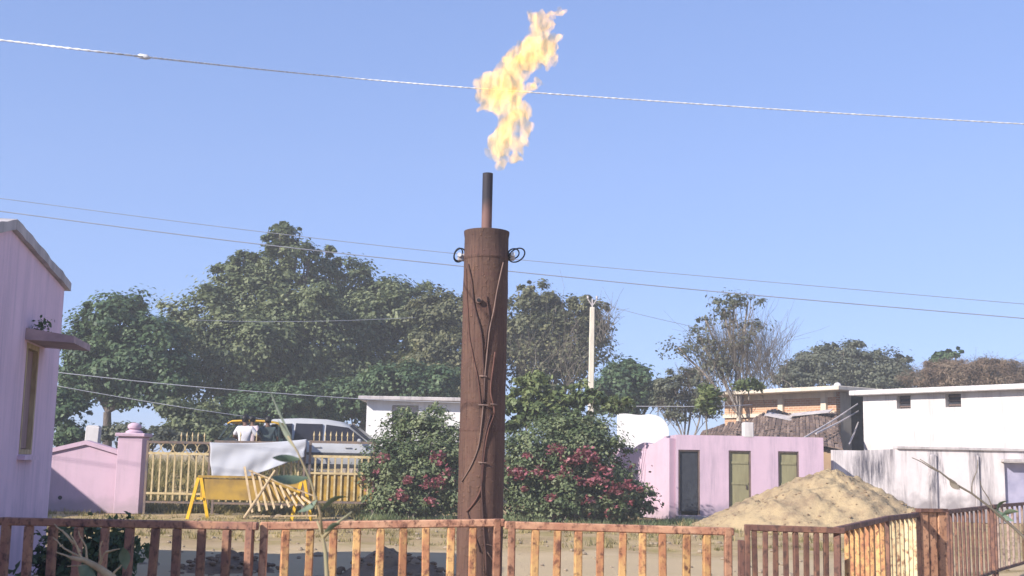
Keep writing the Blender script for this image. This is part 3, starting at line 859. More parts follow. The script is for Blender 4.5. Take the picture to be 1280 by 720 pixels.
gate_leaf('yellow gate leaf in front of the silver car', 385, 468, 553, 571, 592, 628, 3, [392, 399, 406, 413, 420, 427, 434, 441], scroll=False, sheet=True)

# white cloth
def cloth():
    ox = P(262, 553, YG - 0.15)
    nu, nv = 56, 26
    def edge(u):
        xt = 262 + u * 122; yt = 553 + 5.0 * sin(pi * u) * 0.5 - 4 * u
        yb = 597 + 0.5 * sin(u * 9) if u < 0.38 else 597 - (u - 0.38) / 0.62 * 26
        xb = 264 + u * 116
        return (xt, yt), (xb, yb)
    mb = MB()
    for j in range(nv + 1):
        v = j / nv
        for i in range(nu + 1):
            u = i / nu
            (xt, yt), (xb, yb) = edge(u)
            x = xt + (xb - xt) * v + 0.7 * sin(v * 9 + u * 5) * (0.3 if 0.05 < u < 0.95 else 1)
            y = yt + (yb - yt) * v
            dep = 0.16 + 0.022 * sin(u * 15 + v * 3.5) * (0.2 + v) + 0.02 * sin((u * 0.8 + v) * 9) * (1 - 0.5 * u) + 0.008 * sin(u * 41 + v * 7) * v + 0.05 * v
            p = P(x, y, YG - dep)
            mb.v.append(tuple(p - ox))
    for j in range(nv):
        for i in range(nu):
            a = j * (nu + 1) + i
            mb.f.append((a, a + 1, a + nu + 2, a + nu + 1))
    me = mb.mesh('hanging_cloth', CLOTH, smooth='all')
    o = link('hanging_cloth', me, None, ox)
    md = o.modifiers.new('thick', 'SOLIDIFY'); md.thickness = 0.006
    tag(o, 'white cloth sheet draped over the yellow gate with a slanting lower corner', 'cloth')
cloth()

# ------------------------------------------------------------------ barricade
YB = 28.0
b0 = P(247, 648, YB)
t = thing('barricade', 'yellow road barricade on splayed legs below the white cloth', 'barricade', (b0.x, YB, 0))
zt = P(247, 597, YB).z
def aframe(x0):
    for s in (-1, 1):
        MB().bar((x0 + s * 0.03, 0, zt), (x0 + s * 0.22, 0.06 * s, 0.0), 0.07, 0.06, up=(0, 1, 0)).build('leg', YELLOW, t)
    MB().box((x0, -0.005, zt * 0.5), (0.22, 0.045, 0.05)).build('brace', YELLOW, t)
aframe(0)
xr = P(378, 620, YB).x - b0.x
aframe(xr)
zb0 = P(300, 626, YB).z
MB().box((xr / 2, 0.02, (zt + zb0) / 2), (xr - 0.05, 0.04, zt - zb0 - 0.02)).build('board', DULLYEL, t, bevel=0.006)
MB().box((xr / 2, 0.0, zt + 0.03), (xr + 0.08, 0.07, 0.05)).build('top_rail', DULLYEL, t)
# broken slatted panel leaning on it
p0 = P(318, 645, 27.4)
t = thing('slat_panel', 'broken pale wooden slat panel leaning against the yellow barricade', 'slat panel', (p0.x, 27.4, 0))
rng2 = random.Random(9)
for i in range(9):
    xx = P(308 + i * 9.2, 600, 27.4).x - p0.x
    zlo = P(330, 641 - i * 1.5, 27.4).z; zhi = P(330, 584 + i * 4.5, 27.4).z
    MB().bar((xx + 0.16, 0.05, max(0.02, zlo)), (xx - 0.14, 0.38, zhi), 0.05, 0.02, up=(0, 1, 0)).build('slat', PALEWOOD, t)
MB().bar((-0.25, 0.34, P(305, 588, 27.4).z), (1.35, 0.30, P(385, 622, 27.4).z), 0.05, 0.03).build('cross_rail', PALEWOOD, t)
MB().bar((-0.05, 0.03, 0.12), (1.4, 0.03, 0.16), 0.05, 0.03).build('cross_rail', PALEWOOD, t)
# bamboo prop
a = P(305, 648, 27.0); b = P(344, 588, 27.35)
t = MB().tube([(0, 0, 0), tuple((b - a) * 0.5 + Vector((0.01, 0, 0.01))), tuple(b - a)], [0.034, 0.03, 0.028], 8).build('bamboo_pole', PALEWOOD, smooth=True)
t.location = a; MW[t.name] = Matrix.Translation(a)
tag(t, 'pale bamboo pole propped diagonally against the slat panel', 'pole')

# ------------------------------------------------------------------ flare stack
YS = 12.0
sx = (P(599.5, 690, YS).x + P(608, 300, YS).x) / 2
RS = 57.0 / 2 / F * YS * 0.985
ztopS = P(608, 290, YS).z
st = thing('flare_stack', 'tall rusty steel flare stack with a thin black vent pipe', 'flare stack', (sx, YS, 0))
# true lean of the casing
lean = (P(608.5, 300, YS).x - P(599.5, 690, YS).x) / (P(608.5, 300, YS).z - P(599.5, 690, YS).z)
zmid = P(604, 495, YS).z
def ax(z): return lean * (z - zmid)
zc = P(607, 326, YS).z
def ring(mb, prof, n=48):
    b = len(mb.v)
    for r, z in prof:
        for k in range(n):
            a = 2 * pi * k / n
            mb.v.append((ax(z) + r * cos(a), r * sin(a), z))
    for i in range(len(prof) - 1):
        for k in range(n):
            k2 = (k + 1) % n
            mb.f.append((b + i * n + k, b + i * n + k2, b + (i + 1) * n + k2, b + (i + 1) * n + k))
    mb.f.append(tuple(b + k for k in reversed(range(n)))); mb.f.append(tuple(b + (len(prof) - 1) * n + k for k in range(n)))
    return mb
zz = [0.0] + list(np.linspace(0.1, zc, 22))
ring(MB(), [(RS * (1.02 if i % 5 == 0 else 1.0) if 0 < i < 21 and i % 5 == 0 else RS, z) for i, z in enumerate(zz)] ).build('casing', STACK, st, smooth=True)
ring(MB(), [(RS * 1.0, zc + 0.001), (RS * 1.025, zc + 0.012), (RS * 1.02, zc + 0.03), (RS * 1.0, zc + 0.04), (RS * 0.995, ztopS - 0.07), (RS * 1.0, ztopS - 0.06), (RS * 1.03, ztopS - 0.02), (RS * 1.03, ztopS)]).build('collar', STACK, st, smooth=True)
ring(MB(), [(RS * 1.012, 1.74), (RS * 1.02, 1.752), (RS * 1.012, 1.766)]).build('weld_ring', STACK, st, smooth=True)
zvt = P(608.5, 217, YS).z
xv = P(608.8, 260, YS).x - sx
rv = 13.2 / 2 / F * YS
vm = vent_mat()
vp = MB()
vp.lathe([(rv * 1.1, 0.0), (rv * 1.08, 0.03), (rv, 0.035), (rv, zvt - ztopS), (rv * 0.82, zvt - ztopS), (rv * 0.82, 0.2), (0.0001, 0.2)], 28)
link('vent_pipe', vp.mesh('vent_pipe', vm, True), st, (xv, 0, ztopS + 0.001))
def on_cyl(px, py, off=0.012):
    d = ray(px, py); r = RS + off
    ox = CAM - Vector((sx, YS, 0))
    z = P(px, py, YS - r).z; cx = ax(z)
    a = d.x ** 2 + d.y ** 2; b_ = 2 * ((ox.x - cx) * d.x + ox.y * d.y); c_ = (ox.x - cx) ** 2 + ox.y ** 2 - r * r
    disc = b_ * b_ - 4 * a * c_
    t_ = (-b_ - sqrt(disc)) / (2 * a) if disc > 0 else (-b_ / (2 * a))
    return ox + d * t_
def cable(pts, r, mat, name='cable', off=0.012):
    dense = []
    for (a, b_) in zip(pts[:-1], pts[1:]):
        k = max(2, int(abs(b_[1] - a[1]) / 6))
        for i in range(k):
            t_ = i / k
            dense.append((a[0] + (b_[0] - a[0]) * t_ + random.uniform(-.25, .25), a[1] + (b_[1] - a[1]) * t_))
    dense.append(pts[-1])
    w = [on_cyl(x, y, off) for x, y in dense]
    # smooth
    for _ in range(2):
        w = [w[0]] + [(w[i - 1] + w[i] * 2 + w[i + 1]) / 4 for i in range(1, len(w) - 1)] + [w[-1]]
    MB().tube(w, r, 6).build(name, mat, st, smooth='all')
CABD = simple('dark_cable', (0.045, 0.025, 0.025), (0.09, 0.045, 0.035), bmp=0)
CABB = simple('brown_cable', (0.11, 0.05, 0.04), (0.17, 0.08, 0.06), bmp=0)
CABP = simple('dusty_cable', (0.24, 0.16, 0.13), (0.16, 0.10, 0.08), bmp=0)
cable([(585, 330), (590, 350), (593, 385), (600, 405), (603, 425), (604, 450), (605, 480), (604, 505)], 0.0088, CABD)
cable([(629, 328), (622, 360), (617, 390), (612, 410), (609, 440), (606, 470), (605, 500)], 0.0075, CABP)
cable([(608, 370), (610, 385), (613, 398), (609, 412), (606, 440)], 0.0068, CABD)
cable([(604, 505), (602, 530), (598, 560), (588, 585), (577, 602)], 0.0068, CABP)
cable([(604, 505), (613, 512), (619, 521)], 0.0082, CABD)
cable([(619, 440), (615, 470), (612, 490), (620, 516), (612, 530), (606, 560), (603, 590), (602, 612), (592, 630), (583, 640)], 0.0088, CABB)
cable([(613, 518), (606, 545), (603, 575), (602, 610), (604, 650), (607, 690), (608, 719)], 0.0102, CABD)
cable([(584, 640), (592, 665), (600, 690)], 0.0068, CABD)
cable([(606, 680), (613, 681), (618, 684)], 0.0048, CABP)
cable([(609, 690), (615, 700), (622, 706)], 0.0048, CABP)
cable([(582, 335), (584, 380), (586, 420), (597, 470), (601, 510)], 0.0041, CABB)
for (pxc, pyc, wpx) in ((604, 470, 9), (604, 506, 12), (603, 578, 10), (617, 505, 8)):
    a_, b__ = on_cyl(pxc - wpx / 2, pyc, 0.016), on_cyl(pxc + wpx / 2, pyc + 0.8, 0.016)
    MB().tube([a_, (a_ + b__) / 2 + Vector((0, -0.012, 0)), b__], 0.008, 6).build('cable_clip', CABP, st)
# brackets, loops, plug
for (pxb, pyb, loops, s) in ((583, 322, [(574.5, 319, 6.5, 9, 0.5), (573, 318, 5, 8, 0.3)], -1), (632, 321, [(646, 319, 11, 7.5, -0.6), (642, 317, 7, 6, -0.4)], 1)):
    q = P(pxb, pyb, YS); q = q - Vector((sx, YS, 0))
    ear = MB().box((ax(q.z) + s * (RS + 0.02), 0, q.z), (0.09, 0.05, 0.075)).build('lifting_ear', CONC, st, bevel=0.01)
    MB().tube([(ax(q.z) + s * (RS + 0.045), -0.06, q.z + 0.02), (ax(q.z) + s * (RS + 0.045), 0.06, q.z + 0.02)], 0.022, 8).build('pin', WIREL, ear)
    for (cx, cy, rx, ry, tilt) in loops:
        pts = []
        for a in np.linspace(0, 2 * pi, 22):
            x_, y_ = rx * cos(a), ry * sin(a)
            pts.append(P(cx + x_ * cos(tilt) - y_ * sin(tilt), cy + x_ * sin(tilt) + y_ * cos(tilt), YS + 0.05 * sin(a + 1)) - Vector((sx, YS, 0)))
        MB().tube(pts, 0.0075, 6, caps=False).build('cable_loop', BLACKR, ear, smooth='all')
k = on_cyl(598.5, 376, 0.0)
plug = MB().tube([k, k + Vector((0, -0.05, 0))], 0.030, 14).build('plug', CABP, st, smooth=True)
MB().tube([k + Vector((0, -0.05, 0)), k + Vector((0, -0.058, 0))], 0.018, 10).build('bolt', DARKIN, plug)

# ------------------------------------------------------------------ flame
def flame():
    lob = [(625, 198, 5), (640, 196, 6), (616, 190, 5), (626, 182, 11), (645, 180, 9), (655, 172, 5), (616, 172, 5), (634, 168, 13), (655, 160, 7), (632, 155, 10), (648, 148, 10), (662, 152, 4), (640, 140, 12),
           (625, 138, 10), (612, 132, 10), (655, 138, 8), (605, 120, 9), (620, 122, 16), (600, 108, 7), (612, 105, 14), (630, 108, 18), (645, 122, 12), (645, 105, 9), (658, 114, 6), (666, 108, 5), (673, 102, 3.5), (678, 99, 2),
           (622, 93, 9), (638, 90, 13), (650, 84, 14), (640, 76, 11), (630, 80, 6), (660, 75, 15), (672, 70, 13), (655, 63, 13), (668, 58, 15), (682, 62, 11), (690, 74, 7), (684, 80, 5), (692, 62, 6), (696, 50, 5),
           (680, 48, 13), (672, 44, 12), (664, 48, 8), (678, 34, 12), (670, 30, 9), (688, 36, 8), (672, 19, 6), (664, 24, 4), (680, 18, 5), (690, 25, 4), (697, 17, 3), (703, 14, 3), (693, 20, 2.5), (708, 13, 2), (660, 20, 2.5)]
    g = random.Random(21)
    ex = []
    for (x, y, r) in lob:
        for k in range(3):
            a = g.uniform(0, 2 * pi)
            ex.append((x + cos(a) * r * 1.0, y + sin(a) * r * 1.0, g.uniform(1.2, 3.4) * (0.6 if r < 5 else 1)))
    c0 = P(640, 200, YS)
    mb = MB()
    for (x, y, r) in lob + ex:
        c = P(x, y, YS + g.uniform(-0.06, 0.06)); rr = r / F * YS
        mb.ball(c - c0, rr, 8, (1, 1.0, 1.05))
    me = mb.mesh('flame', None)
    o = bpy.data.objects.new('flame_tmp', me); C.objects.link(o)
    rm = o.modifiers.new('r', 'REMESH'); rm.mode = 'VOXEL'; rm.voxel_size = 0.012
    dg = bpy.context.evaluated_depsgraph_get()
    me2 = bpy.data.meshes.new_from_object(o.evaluated_get(dg)); me2.name = 'flame'
    bpy.data.objects.remove(o)
    from mathutils import noise as mn
    for v in me2.vertices:
        p = v.co.copy(); q = p.copy()
        fl = Vector((0.35, 0, 1)).normalized()
        def st(w, k): return w - fl * (w.dot(fl) * (1 - k))
        for (fr, am, k) in ((5.0, 0.065, 0.7), (13.0, 0.036, 0.6), (31.0, 0.026, 0.5), (64.0, 0.013, 0.55)):
            d = mn.noise_vector(st(p, k) * fr + Vector((3.1, 7.7, fr)))
            q = q + Vector((d.x, d.y, d.z * 1.5)) * am
        v.co = q + v.normal * 0.016
    o = bpy.data.objects.new('flame_tmp', me2); C.objects.link(o)
    rm = o.modifiers.new('r', 'REMESH'); rm.mode = 'VOXEL'; rm.voxel_size = 0.0095
    dg = bpy.context.evaluated_depsgraph_get()
    me2 = bpy.data.meshes.new_from_object(o.evaluated_get(dg)); me2.name = 'flame'
    bpy.data.objects.remove(o)
    M = bpy.data.materials.new('burning_gas'); M.use_nodes = True
    n = M.node_tree.nodes; l = M.node_tree.links; n.clear()
    out = n.new('ShaderNodeOutputMaterial')
    em = n.new('ShaderNodeEmission'); em.inputs[0].default_value = (1.0, 0.54, 0.27, 1)
    ab = n.new('ShaderNodeVolumeAbsorption'); ab.inputs[0].default_value = (0.68, 0.64, 0.25, 1); ab.inputs[1].default_value = 8.0
    tc = n.new('ShaderNodeTexCoord')
    nz = n.new('ShaderNodeTexNoise'); nz.inputs['Scale'].default_value = 10; nz.inputs['Detail'].default_value = 6; nz.inputs['Distortion'].default_value = 0.8
    mpf = n.new('ShaderNodeMapping'); mpf.inputs['Rotation'].default_value = (0, 0.4, 0); mpf.inputs['Scale'].default_value = (1.3, 1.3, 0.55)
    l.new(tc.outputs['Object'], mpf.inputs[0]); l.new(mpf.outputs[0], nz.inputs['Vector'])
    mr = n.new('ShaderNodeMapRange'); mr.inputs[1].default_value = 0.40; mr.inputs[2].default_value = 0.64; mr.inputs[3].default_value = 1.1; mr.inputs[4].default_value = 9.5
    l.new(nz.outputs[0], mr.inputs[0]); l.new(mr.outputs[0], em.inputs[1])
    ad = n.new('ShaderNodeAddShader'); l.new(em.outputs[0], ad.inputs[0]); l.new(ab.outputs[0], ad.inputs[1])
    l.new(ad.outputs[0], out.inputs['Volume'])
    me2.materials.clear(); me2.materials.append(M)
    f = link('flame', me2, None, c0)
    tag(f, 'bright yellow gas flame twisting in the air above the flare stack', 'flame')
flame()

# ------------------------------------------------------------------ railings
def railing(label, pts, bars, posts, zrail, barmat, topmat, w_bar=0.037, low_rail=True, group='rusting steel railing panels', z0=0.0, wr=0.038, topbeam=True):
    """pts: world xy polyline ends (2), bars: fractions along it"""
    a, b_ = Vector(pts[0]), Vector(pts[1])
    ang = atan2(b_.y - a.y, b_.x - a.x); L = (b_ - a).length
    t = thing('railing_panel', label, 'railing', (a.x, a.y, z0), ang, group)
    za, zb = zrail if hasattr(zrail, '__len__') else (zrail, zrail)
    MB().bar((-0.02, 0, za - z0), (L + 0.02, 0, zb - z0), wr, wr).build('top_rail', topmat, t, bevel=0.005)
    MB().bar((0, 0, 0.14), (L, 0, 0.14), wr * 0.8, wr * 0.8).build('low_rail', topmat, t)
    hz = lambda f_: za + (zb - za) * f_ - z0
    meshes = {}
    rg = random.Random(len(bars) * 13 + int(L * 100))
    for f_ in bars:
        h = hz(f_) - wr / 2 - 0.16 - 0.001
        key = round(h, 3)
        if key not in meshes:
            meshes[key] = MB().box((0, 0, 0), (w_bar, w_bar, h)).mesh('bar', barmat, bevel=0.004)
        link('bar', meshes[key], t, (L * f_, rg.uniform(-.003, .003), 0.16 + h / 2), rot=(rg.gauss(0, 0.006), rg.gauss(0, 0.009), rg.gauss(0, 0.08)))
    for f_ in posts:
        h = hz(f_) + 0.02
        MB().box((L * f_, 0, h / 2), (w_bar * 1.0, wr * 1.1, h)).build('post', topmat, t, bevel=0.005)
    return t

def rail_pt(px, Y): 
    q = P(px, 650, Y); return (q.x, Y)
def frac(px, pa, Ya, pb, Yb):
    # fraction along a straight run (in plan) where a photo column falls
    A_, B_ = Vector(rail_pt(pa, Ya)), Vector(rail_pt(pb, Yb))
    d = ray(px, 650); t_ = d.x / d.y
    # A + f(B-A): x = t*y
    return (t_ * A_.y - A_.x) / ((B_.x - A_.x) - t_ * (B_.y - A_.y))
def zr_(px, py, Y): return P(px, py, Y).z - 0.025
Y1 = 6.0
railing('rusty railing panel coloured darker for the shade of the mauve house', [rail_pt(5, 5.95), rail_pt(318, 5.85)], [frac(q, 5, 5.95, 318, 5.85) for q in (38, 68, 99, 131, 163, 193, 224, 254, 285)], [0.012, 0.985], (zr_(5, 645, 5.95), zr_(318, 651, 5.85)), RAILSHADE, RAILSHADE)
railing('ochre railing panel in front of the rusty flare stack', [rail_pt(331, 5.9), rail_pt(626, 6.05)], [frac(q, 331, 5.9, 626, 6.05) for q in (358, 388, 418, 447, 476, 505, 535, 564, 592)], [0.0, 0.985], (zr_(331, 651, 5.9), zr_(626, 647, 6.05)), RAILM, RAILTOP)
railing('ochre railing panel to the right of the rusty flare stack', [rail_pt(636, 6.0), rail_pt(912, 6.0)], [frac(q, 636, 6, 912, 6) for q in (668, 696, 723, 750, 777, 803, 829, 857, 883)], [0.015, 0.992], (zr_(636, 650, 6.0), zr_(912, 658, 6.0)), RAILM, RAILTOP)
YD = 9.0
railing('dark close barred railing panel before the sand heap', [rail_pt(934, YD), rail_pt(1052, YD)], [frac(q, 934, YD, 1052, YD) for q in (943.5, 956, 969, 982, 994.5, 1007, 1019.5, 1031.5)], [0.0], (zr_(934, 655, YD), zr_(1052, 659, YD)), RAILDARK, RAILDARK, 0.036, wr=0.045)
YE = 12.4
railing('orange slatted railing panel turning away at the corner', [rail_pt(1046, 9.02), rail_pt(1107, 10.7)], [frac(q, 1046, 9.02, 1107, 10.7) for q in np.linspace(1058, 1103, 8)], [0.0], (zr_(1046, 658, 9.02), zr_(1107, 645, 10.7)), RAILM, RAILDARK, 0.036, wr=0.045)
railing('cream slatted railing panel beside the rusty sheet post', [rail_pt(1108, 10.75), rail_pt(1146, 12.3)], [frac(q, 1108, 10.75, 1146, 12.3) for q in np.linspace(1112, 1143, 7)], [0.0], (zr_(1108, 644.5, 10.75), zr_(1146, 640.5, 12.3)), RAILCREAM, RAILDARK, 0.036, wr=0.045)
railing('dark barred railing panel to the right of the rusty sheet post', [rail_pt(1184, 13.6), rail_pt(1240, 16.2)], [frac(q, 1184, 13.6, 1240, 16.2) for q in np.linspace(1189, 1236, 10)], [0.0, 1.0], (zr_(1184, 637, 13.6), zr_(1240, 631, 16.2)), RAILDARK, RAILDARK, 0.03, wr=0.045)
railing('pale barred railing panel at the far right end', [rail_pt(1242, 16.3), rail_pt(1300, 19.0)], [frac(q, 1242, 16.3, 1300, 19.0) for q in np.linspace(1247, 1297, 9)], [0.02, 1.0], (zr_(1242, 630.5, 16.3), zr_(1300, 626, 19.0)), RAILGREY, RAILDARK, 0.032, wr=0.045)
# rusty sheet post
a, b_ = Vector(rail_pt(1148, 12.4)), Vector(rail_pt(1182, 12.5))
t = thing('sheet_post', 'broad rusty sheet steel gate post between cream and dark railings', 'post', (a.x, a.y, 0), atan2(b_.y - a.y, b_.x - a.x))
L = (b_ - a).length; h = P(1147, 640, 12.4).z
for k in range(3):
    MB().box((L * (k + 0.5) / 3, 0.012 * (k % 2), h / 2), (L / 3 - 0.012, 0.05, h)).build('sheet', RAILRUST, t, bevel=0.006)
MB().box((L / 2, 0.0, h + 0.018), (L, 0.09, 0.035)).build('cap', RAILDARK, t)
MB().box((-0.03, 0.0, h / 2), (0.05, 0.08, h)).build('upright', RAILDARK, t)
# short stub post in the gap
q = rail_pt(926, 8.6)
t = MB().box((0, 0, 0), (0.04, 0.05, 1.0)).build('stub_post', RAILDARK, bevel=0.004)
t.location = (q[0], q[1], P(926, 675, 8.6).z - 0.5); tag(t, 'short dark steel stub post left of the dark close barred railing', 'post')

# ------------------------------------------------------------------ pink toilet block
YP = 32.5
def px_x(px, Y): return P(px, 600, Y).x
xa, xb = px_x(845, YP), px_x(1030, YP)
zt = P(930, 545, YP).z
tb = thing('toilet_block', 'low pink block with three narrow doors behind the sand heap', 'outhouse', (xa, YP, 0))
doors = [(848, 875, 562, 642), (911, 939, 563, 642), (973, 999, 564, 642)]
holes = []
for (p0_, p1_, ya, yb) in doors:
    holes.append((px_x(p0_, YP) - xa, px_x(p1_, YP) - xa, 0.13, P(p0_, ya, YP).z))
wd = xb - xa
grid_wall(wd, zt, 0.16, holes).build('front_wall', PINK, tb)
MB().box((0.08, 1.3, zt / 2), (0.158, 2.28, zt - 0.003)).build('side_wall', PINK, tb)
MB().box((wd - 0.08, 1.3, zt / 2), (0.158, 2.28, zt - 0.003)).build('side_wall', PINK, tb)
MB().box((wd / 2, 2.5, zt / 2), (wd - 0.01, 0.12, zt - 0.006)).build('rear_wall', PINK, tb)
MB().box((wd / 2, 1.3, zt - 0.12), (wd - 0.33, 2.2, 0.1)).build('roof', CONC, tb)
for k, hh in enumerate(holes):
    x0, x1, z0, z1 = hh
    w = x1 - x0
    fr = MB()
    fr.box((x0 + 0.02, 0.07, (z0 + z1) / 2), (0.038, 0.09, z1 - z0)); fr.box((x1 - 0.02, 0.07, (z0 + z1) / 2), (0.038, 0.09, z1 - z0)); fr.box(((x0 + x1) / 2, 0.07, z1 - 0.02), (w - 0.08, 0.086, 0.04))
    fr.build('door_frame', WOOD, tb)
    if k == 0:
        d = MB().box((0, 0, 0), (w - 0.1, 0.035, z1 - z0 - 0.07)).mesh('door', DOORWAYDARK, bevel=0.004)  # stand-in for the unlit inside of the open doorway, not a door leaf
        d = link('door', d, tb, (x0 + w / 2, 0.10, (z0 + z1) / 2 + 0.06), label='dark panel standing in for the unlit inside of the open doorway of the first cubicle')
    else:
        d = link('door', MB().box((0, 0, 0), (w - 0.09, 0.035, z1 - z0 - 0.06)).mesh('door', OLIVE, bevel=0.004), tb, (x0 + w / 2, 0.10, (z0 + z1) / 2 - 0.005), label='olive green door')
        for zz_ in (-0.55, 0.0, 0.5):
            link('batten', MB().box((0, 0, 0), (w - 0.13, 0.02, 0.06)).mesh('batten', OLIVE), d, (0, -0.026, zz_ * 1.1))
        link('handle', MB().box((0, 0, 0), (0.03, 0.03, 0.1)).mesh('handle', STEELD), d, (w * 0.32, -0.03, -0.1))
MB().box((wd * 0.5, -0.14, 0.06), (wd - 0.02, 0.26, 0.12)).build('step', CONC, tb)
vb0, vb1 = px_x(930, YP) - xa, px_x(943, YP) - xa
zv = P(936, 528, YP).z
MB().box(((vb0 + vb1) / 2, 0.14, (zt + zv) / 2 - 0.02), (vb1 - vb0, 0.3, zv - zt + 0.04)).build('vent_block', WHITEW, tb, bevel=0.02)
# pale yard wall going back from its corner
yw = thing('yard_wall', 'pale pink yard wall running back from the toilet block corner', 'wall', (xa - 0.004, YP + 0.1, 0), 0)
e = P(770, 600, 36.0)
L = Vector((e.x - xa, 36.0 - YP)).length
yw.rotation_euler[2] = atan2(36.0 - YP - 0.1, e.x - xa); MW[yw.name] = Matrix.Translation(yw.location) @ Matrix.Rotation(yw.rotation_euler[2], 4, 'Z')
wmb = grid_wall(L, zt, 0.18, top=lambda x: zt - 0.1 - 0.10 * x + 0.05 * sin(x * 5), xs=list(np.linspace(0.3, L - 0.1, 12)))
wmb.build('wall', PINKB, yw)
# white rounded wall behind it
xw0, xw1 = px_x(772, 38.5), px_x(836, 38.5)
rw = thing('white_wall', 'rounded whitewashed wall behind the bougainvillea bush', 'wall', (xw0, 38.5, 0))
zw = P(800, 518, 38.5).z
Wr = xw1 - xw0
def rtop(x):
    r_ = 0.55
    if x > Wr - r_: return zw - r_ + sqrt(max(0.0, r_ * r_ - (x - (Wr - r_)) ** 2))
    return zw + 0.02 * sin(x * 7)
grid_wall(Wr, zw, 0.3, top=rtop, xs=list(np.linspace(0.2, Wr - 0.6, 6)) + [Wr - 0.55 + 0.55 * sin(a) for a in np.linspace(0.1, 1.55, 9)]).build('wall', WHITEH, rw)
MB().box((Wr + 0.14, 0.15, (zw - 0.75) / 2), (0.22, 0.22, zw - 0.75)).build('corner_post', WHITEH, rw)

# ------------------------------------------------------------------ white hut on the left
YHt = 41.0
x0, x1 = px_x(455, YHt), px_x(580, YHt)
hb = gz(x0, YHt)
zt = P(500, 501, YHt).z
wh_ = thing('white_hut', 'flat roofed white hut behind the bougainvillea bush', 'hut', (x0, YHt, hb))
w = x1 - x0; h = zt - hb
xr = px_x(487, YHt) - x0
grid_wall(w, h, 0.2, [(xr, xr + 0.9, h - 0.95, h - 0.15)]).build('front_wall', WHITEH, wh_)
MB().box((0.1, 1.9, h / 2), (0.198, 3.4, h - 0.004)).build('side_wall', WHITEH, wh_)
MB().box((w - 0.1, 1.9, h / 2), (0.198, 3.4, h - 0.004)).build('side_wall', WHITEH, wh_)
MB().box((w / 2, 1.8, h + 0.065), (w + 0.5, 4.4, 0.13)).build('roof', CONC, wh_, bevel=0.02)
MB().box((w / 2, 3.65, h / 2), (w - 0.01, 0.1, h - 0.01)).build('rear_wall', WHITEH, wh_)
MB().box((xr + 0.45, 0.15, h - 0.55), (0.86, 0.04, 0.76)).build('shutter', CONC, wh_)

# ------------------------------------------------------------------ stained boundary wall right
YL = 34.5
x0, x1 = px_x(1042, YL), px_x(1330, YL)
zt = P(1150, 562, YL).z
lw = thing('boundary_wall', 'grey stained whitewashed boundary wall below the white house', 'wall', (x0, YL, 0))
w = x1 - x0
ds, de = px_x(1256, YL) - x0, px_x(1300, YL) - x0
zdoor = P(1270, 578, YL).z
xj = [px_x(q, YL) - x0 for q in (1075, 1120)]
grid_wall(w, zt, 0.25, [(ds, de, 0.0, zdoor)], top=lambda x: zt - 0.06 if x < xj[1] else zt, xs=xj + [xj[1] + 0.02]).build('wall', STAINW, lw)
MB().box((w / 2 + xj[1] / 2, 0.11, zt + 0.045), (w - xj[1] - 0.06, 0.36, 0.08)).build('coping', CONC, lw, bevel=0.01)
for q in (1167, 1221):
    xx = px_x(q, YL) - x0
    MB().box((xx, -0.03, zt * 0.42 + 0.25), (0.16 if q < 1200 else 0.11, 0.07, zt - 0.45)).build('pilaster', STAINW, lw, bevel=0.01)
MB().box(((ds + de) / 2, -0.03, zdoor + 0.05), (de - ds + 0.2, 0.4, 0.08)).build('lintel', CONC, lw)
dr = MB().box(((ds + de) / 2, 0.12, zdoor / 2), (de - ds - 0.02, 0.05, zdoor - 0.02)).build('door', simple('bluish_door', (0.40, 0.38, 0.50), (0.30, 0.29, 0.40), scale=3), lw)

# ------------------------------------------------------------------ white house upper right
A2 = P(1080, 560, 41.0); B2_ = P(1290, 560, 36.2)
ang = atan2(36.2 - 41.0, B2_.x - A2.x)
L = Vector((B2_.x - A2.x, 36.2 - 41.0)).length + 1.5
zt_ = P(1080, 495, 41.0).z
uw = thing('white_house', 'bright whitewashed house with a flat roof and two small vent windows', 'house', (A2.x, A2.y, 0), ang)
nU = Vector((-sin(ang), cos(ang), 0)); pU = Vector((A2.x, A2.y, 0))
def up_(px, py): return local(uw, on_plane(px, py, pU, nU))
hs = []
for (a_, b2, ya, yb) in ((1121, 1138, 494, 511), (1182, 1201, 491, 509)):
    p, q = up_(a_, yb), up_(b2, ya)
    hs.append((p.x, q.x, p.z, min(q.z, zt_ - 0.03)))
grid_wall(L, zt_, 0.3, hs).build('front_wall', WHITEW, uw)
MB().box((L / 2, 2.2, zt_ / 2), (L - 0.01, 3.7, zt_ - 0.2)).build('inner_wall', STAINW, uw)
MB().box((0.15, 2.2, zt_ / 2), (0.296, 3.78, zt_ - 0.004)).build('side_wall', STAINW, uw)
zr0, zr1 = up_(1075, 487).z, zt_
MB().box((L / 2 - 0.12, 1.95, zt_ + 0.09), (L + 0.4, 4.6, 0.17)).build('roof', WHITEW, uw, bevel=0.02)
for hh in hs:
    v = MB()
    v.box(((hh[0] + hh[1]) / 2, 0.21, (hh[2] + hh[3]) / 2), (hh[1] - hh[0] - 0.01, 0.03, hh[3] - hh[2] - 0.01))
    vo = v.build('vent_window', DARKIN, uw)
    for k in range(3):
        MB().box(((hh[0] + hh[1]) / 2, 0.17, hh[2] + (hh[3] - hh[2]) * (k + 0.5) / 3), (hh[1] - hh[0] - 0.02, 0.03, 0.05)).build('louvre', WOOD, vo)

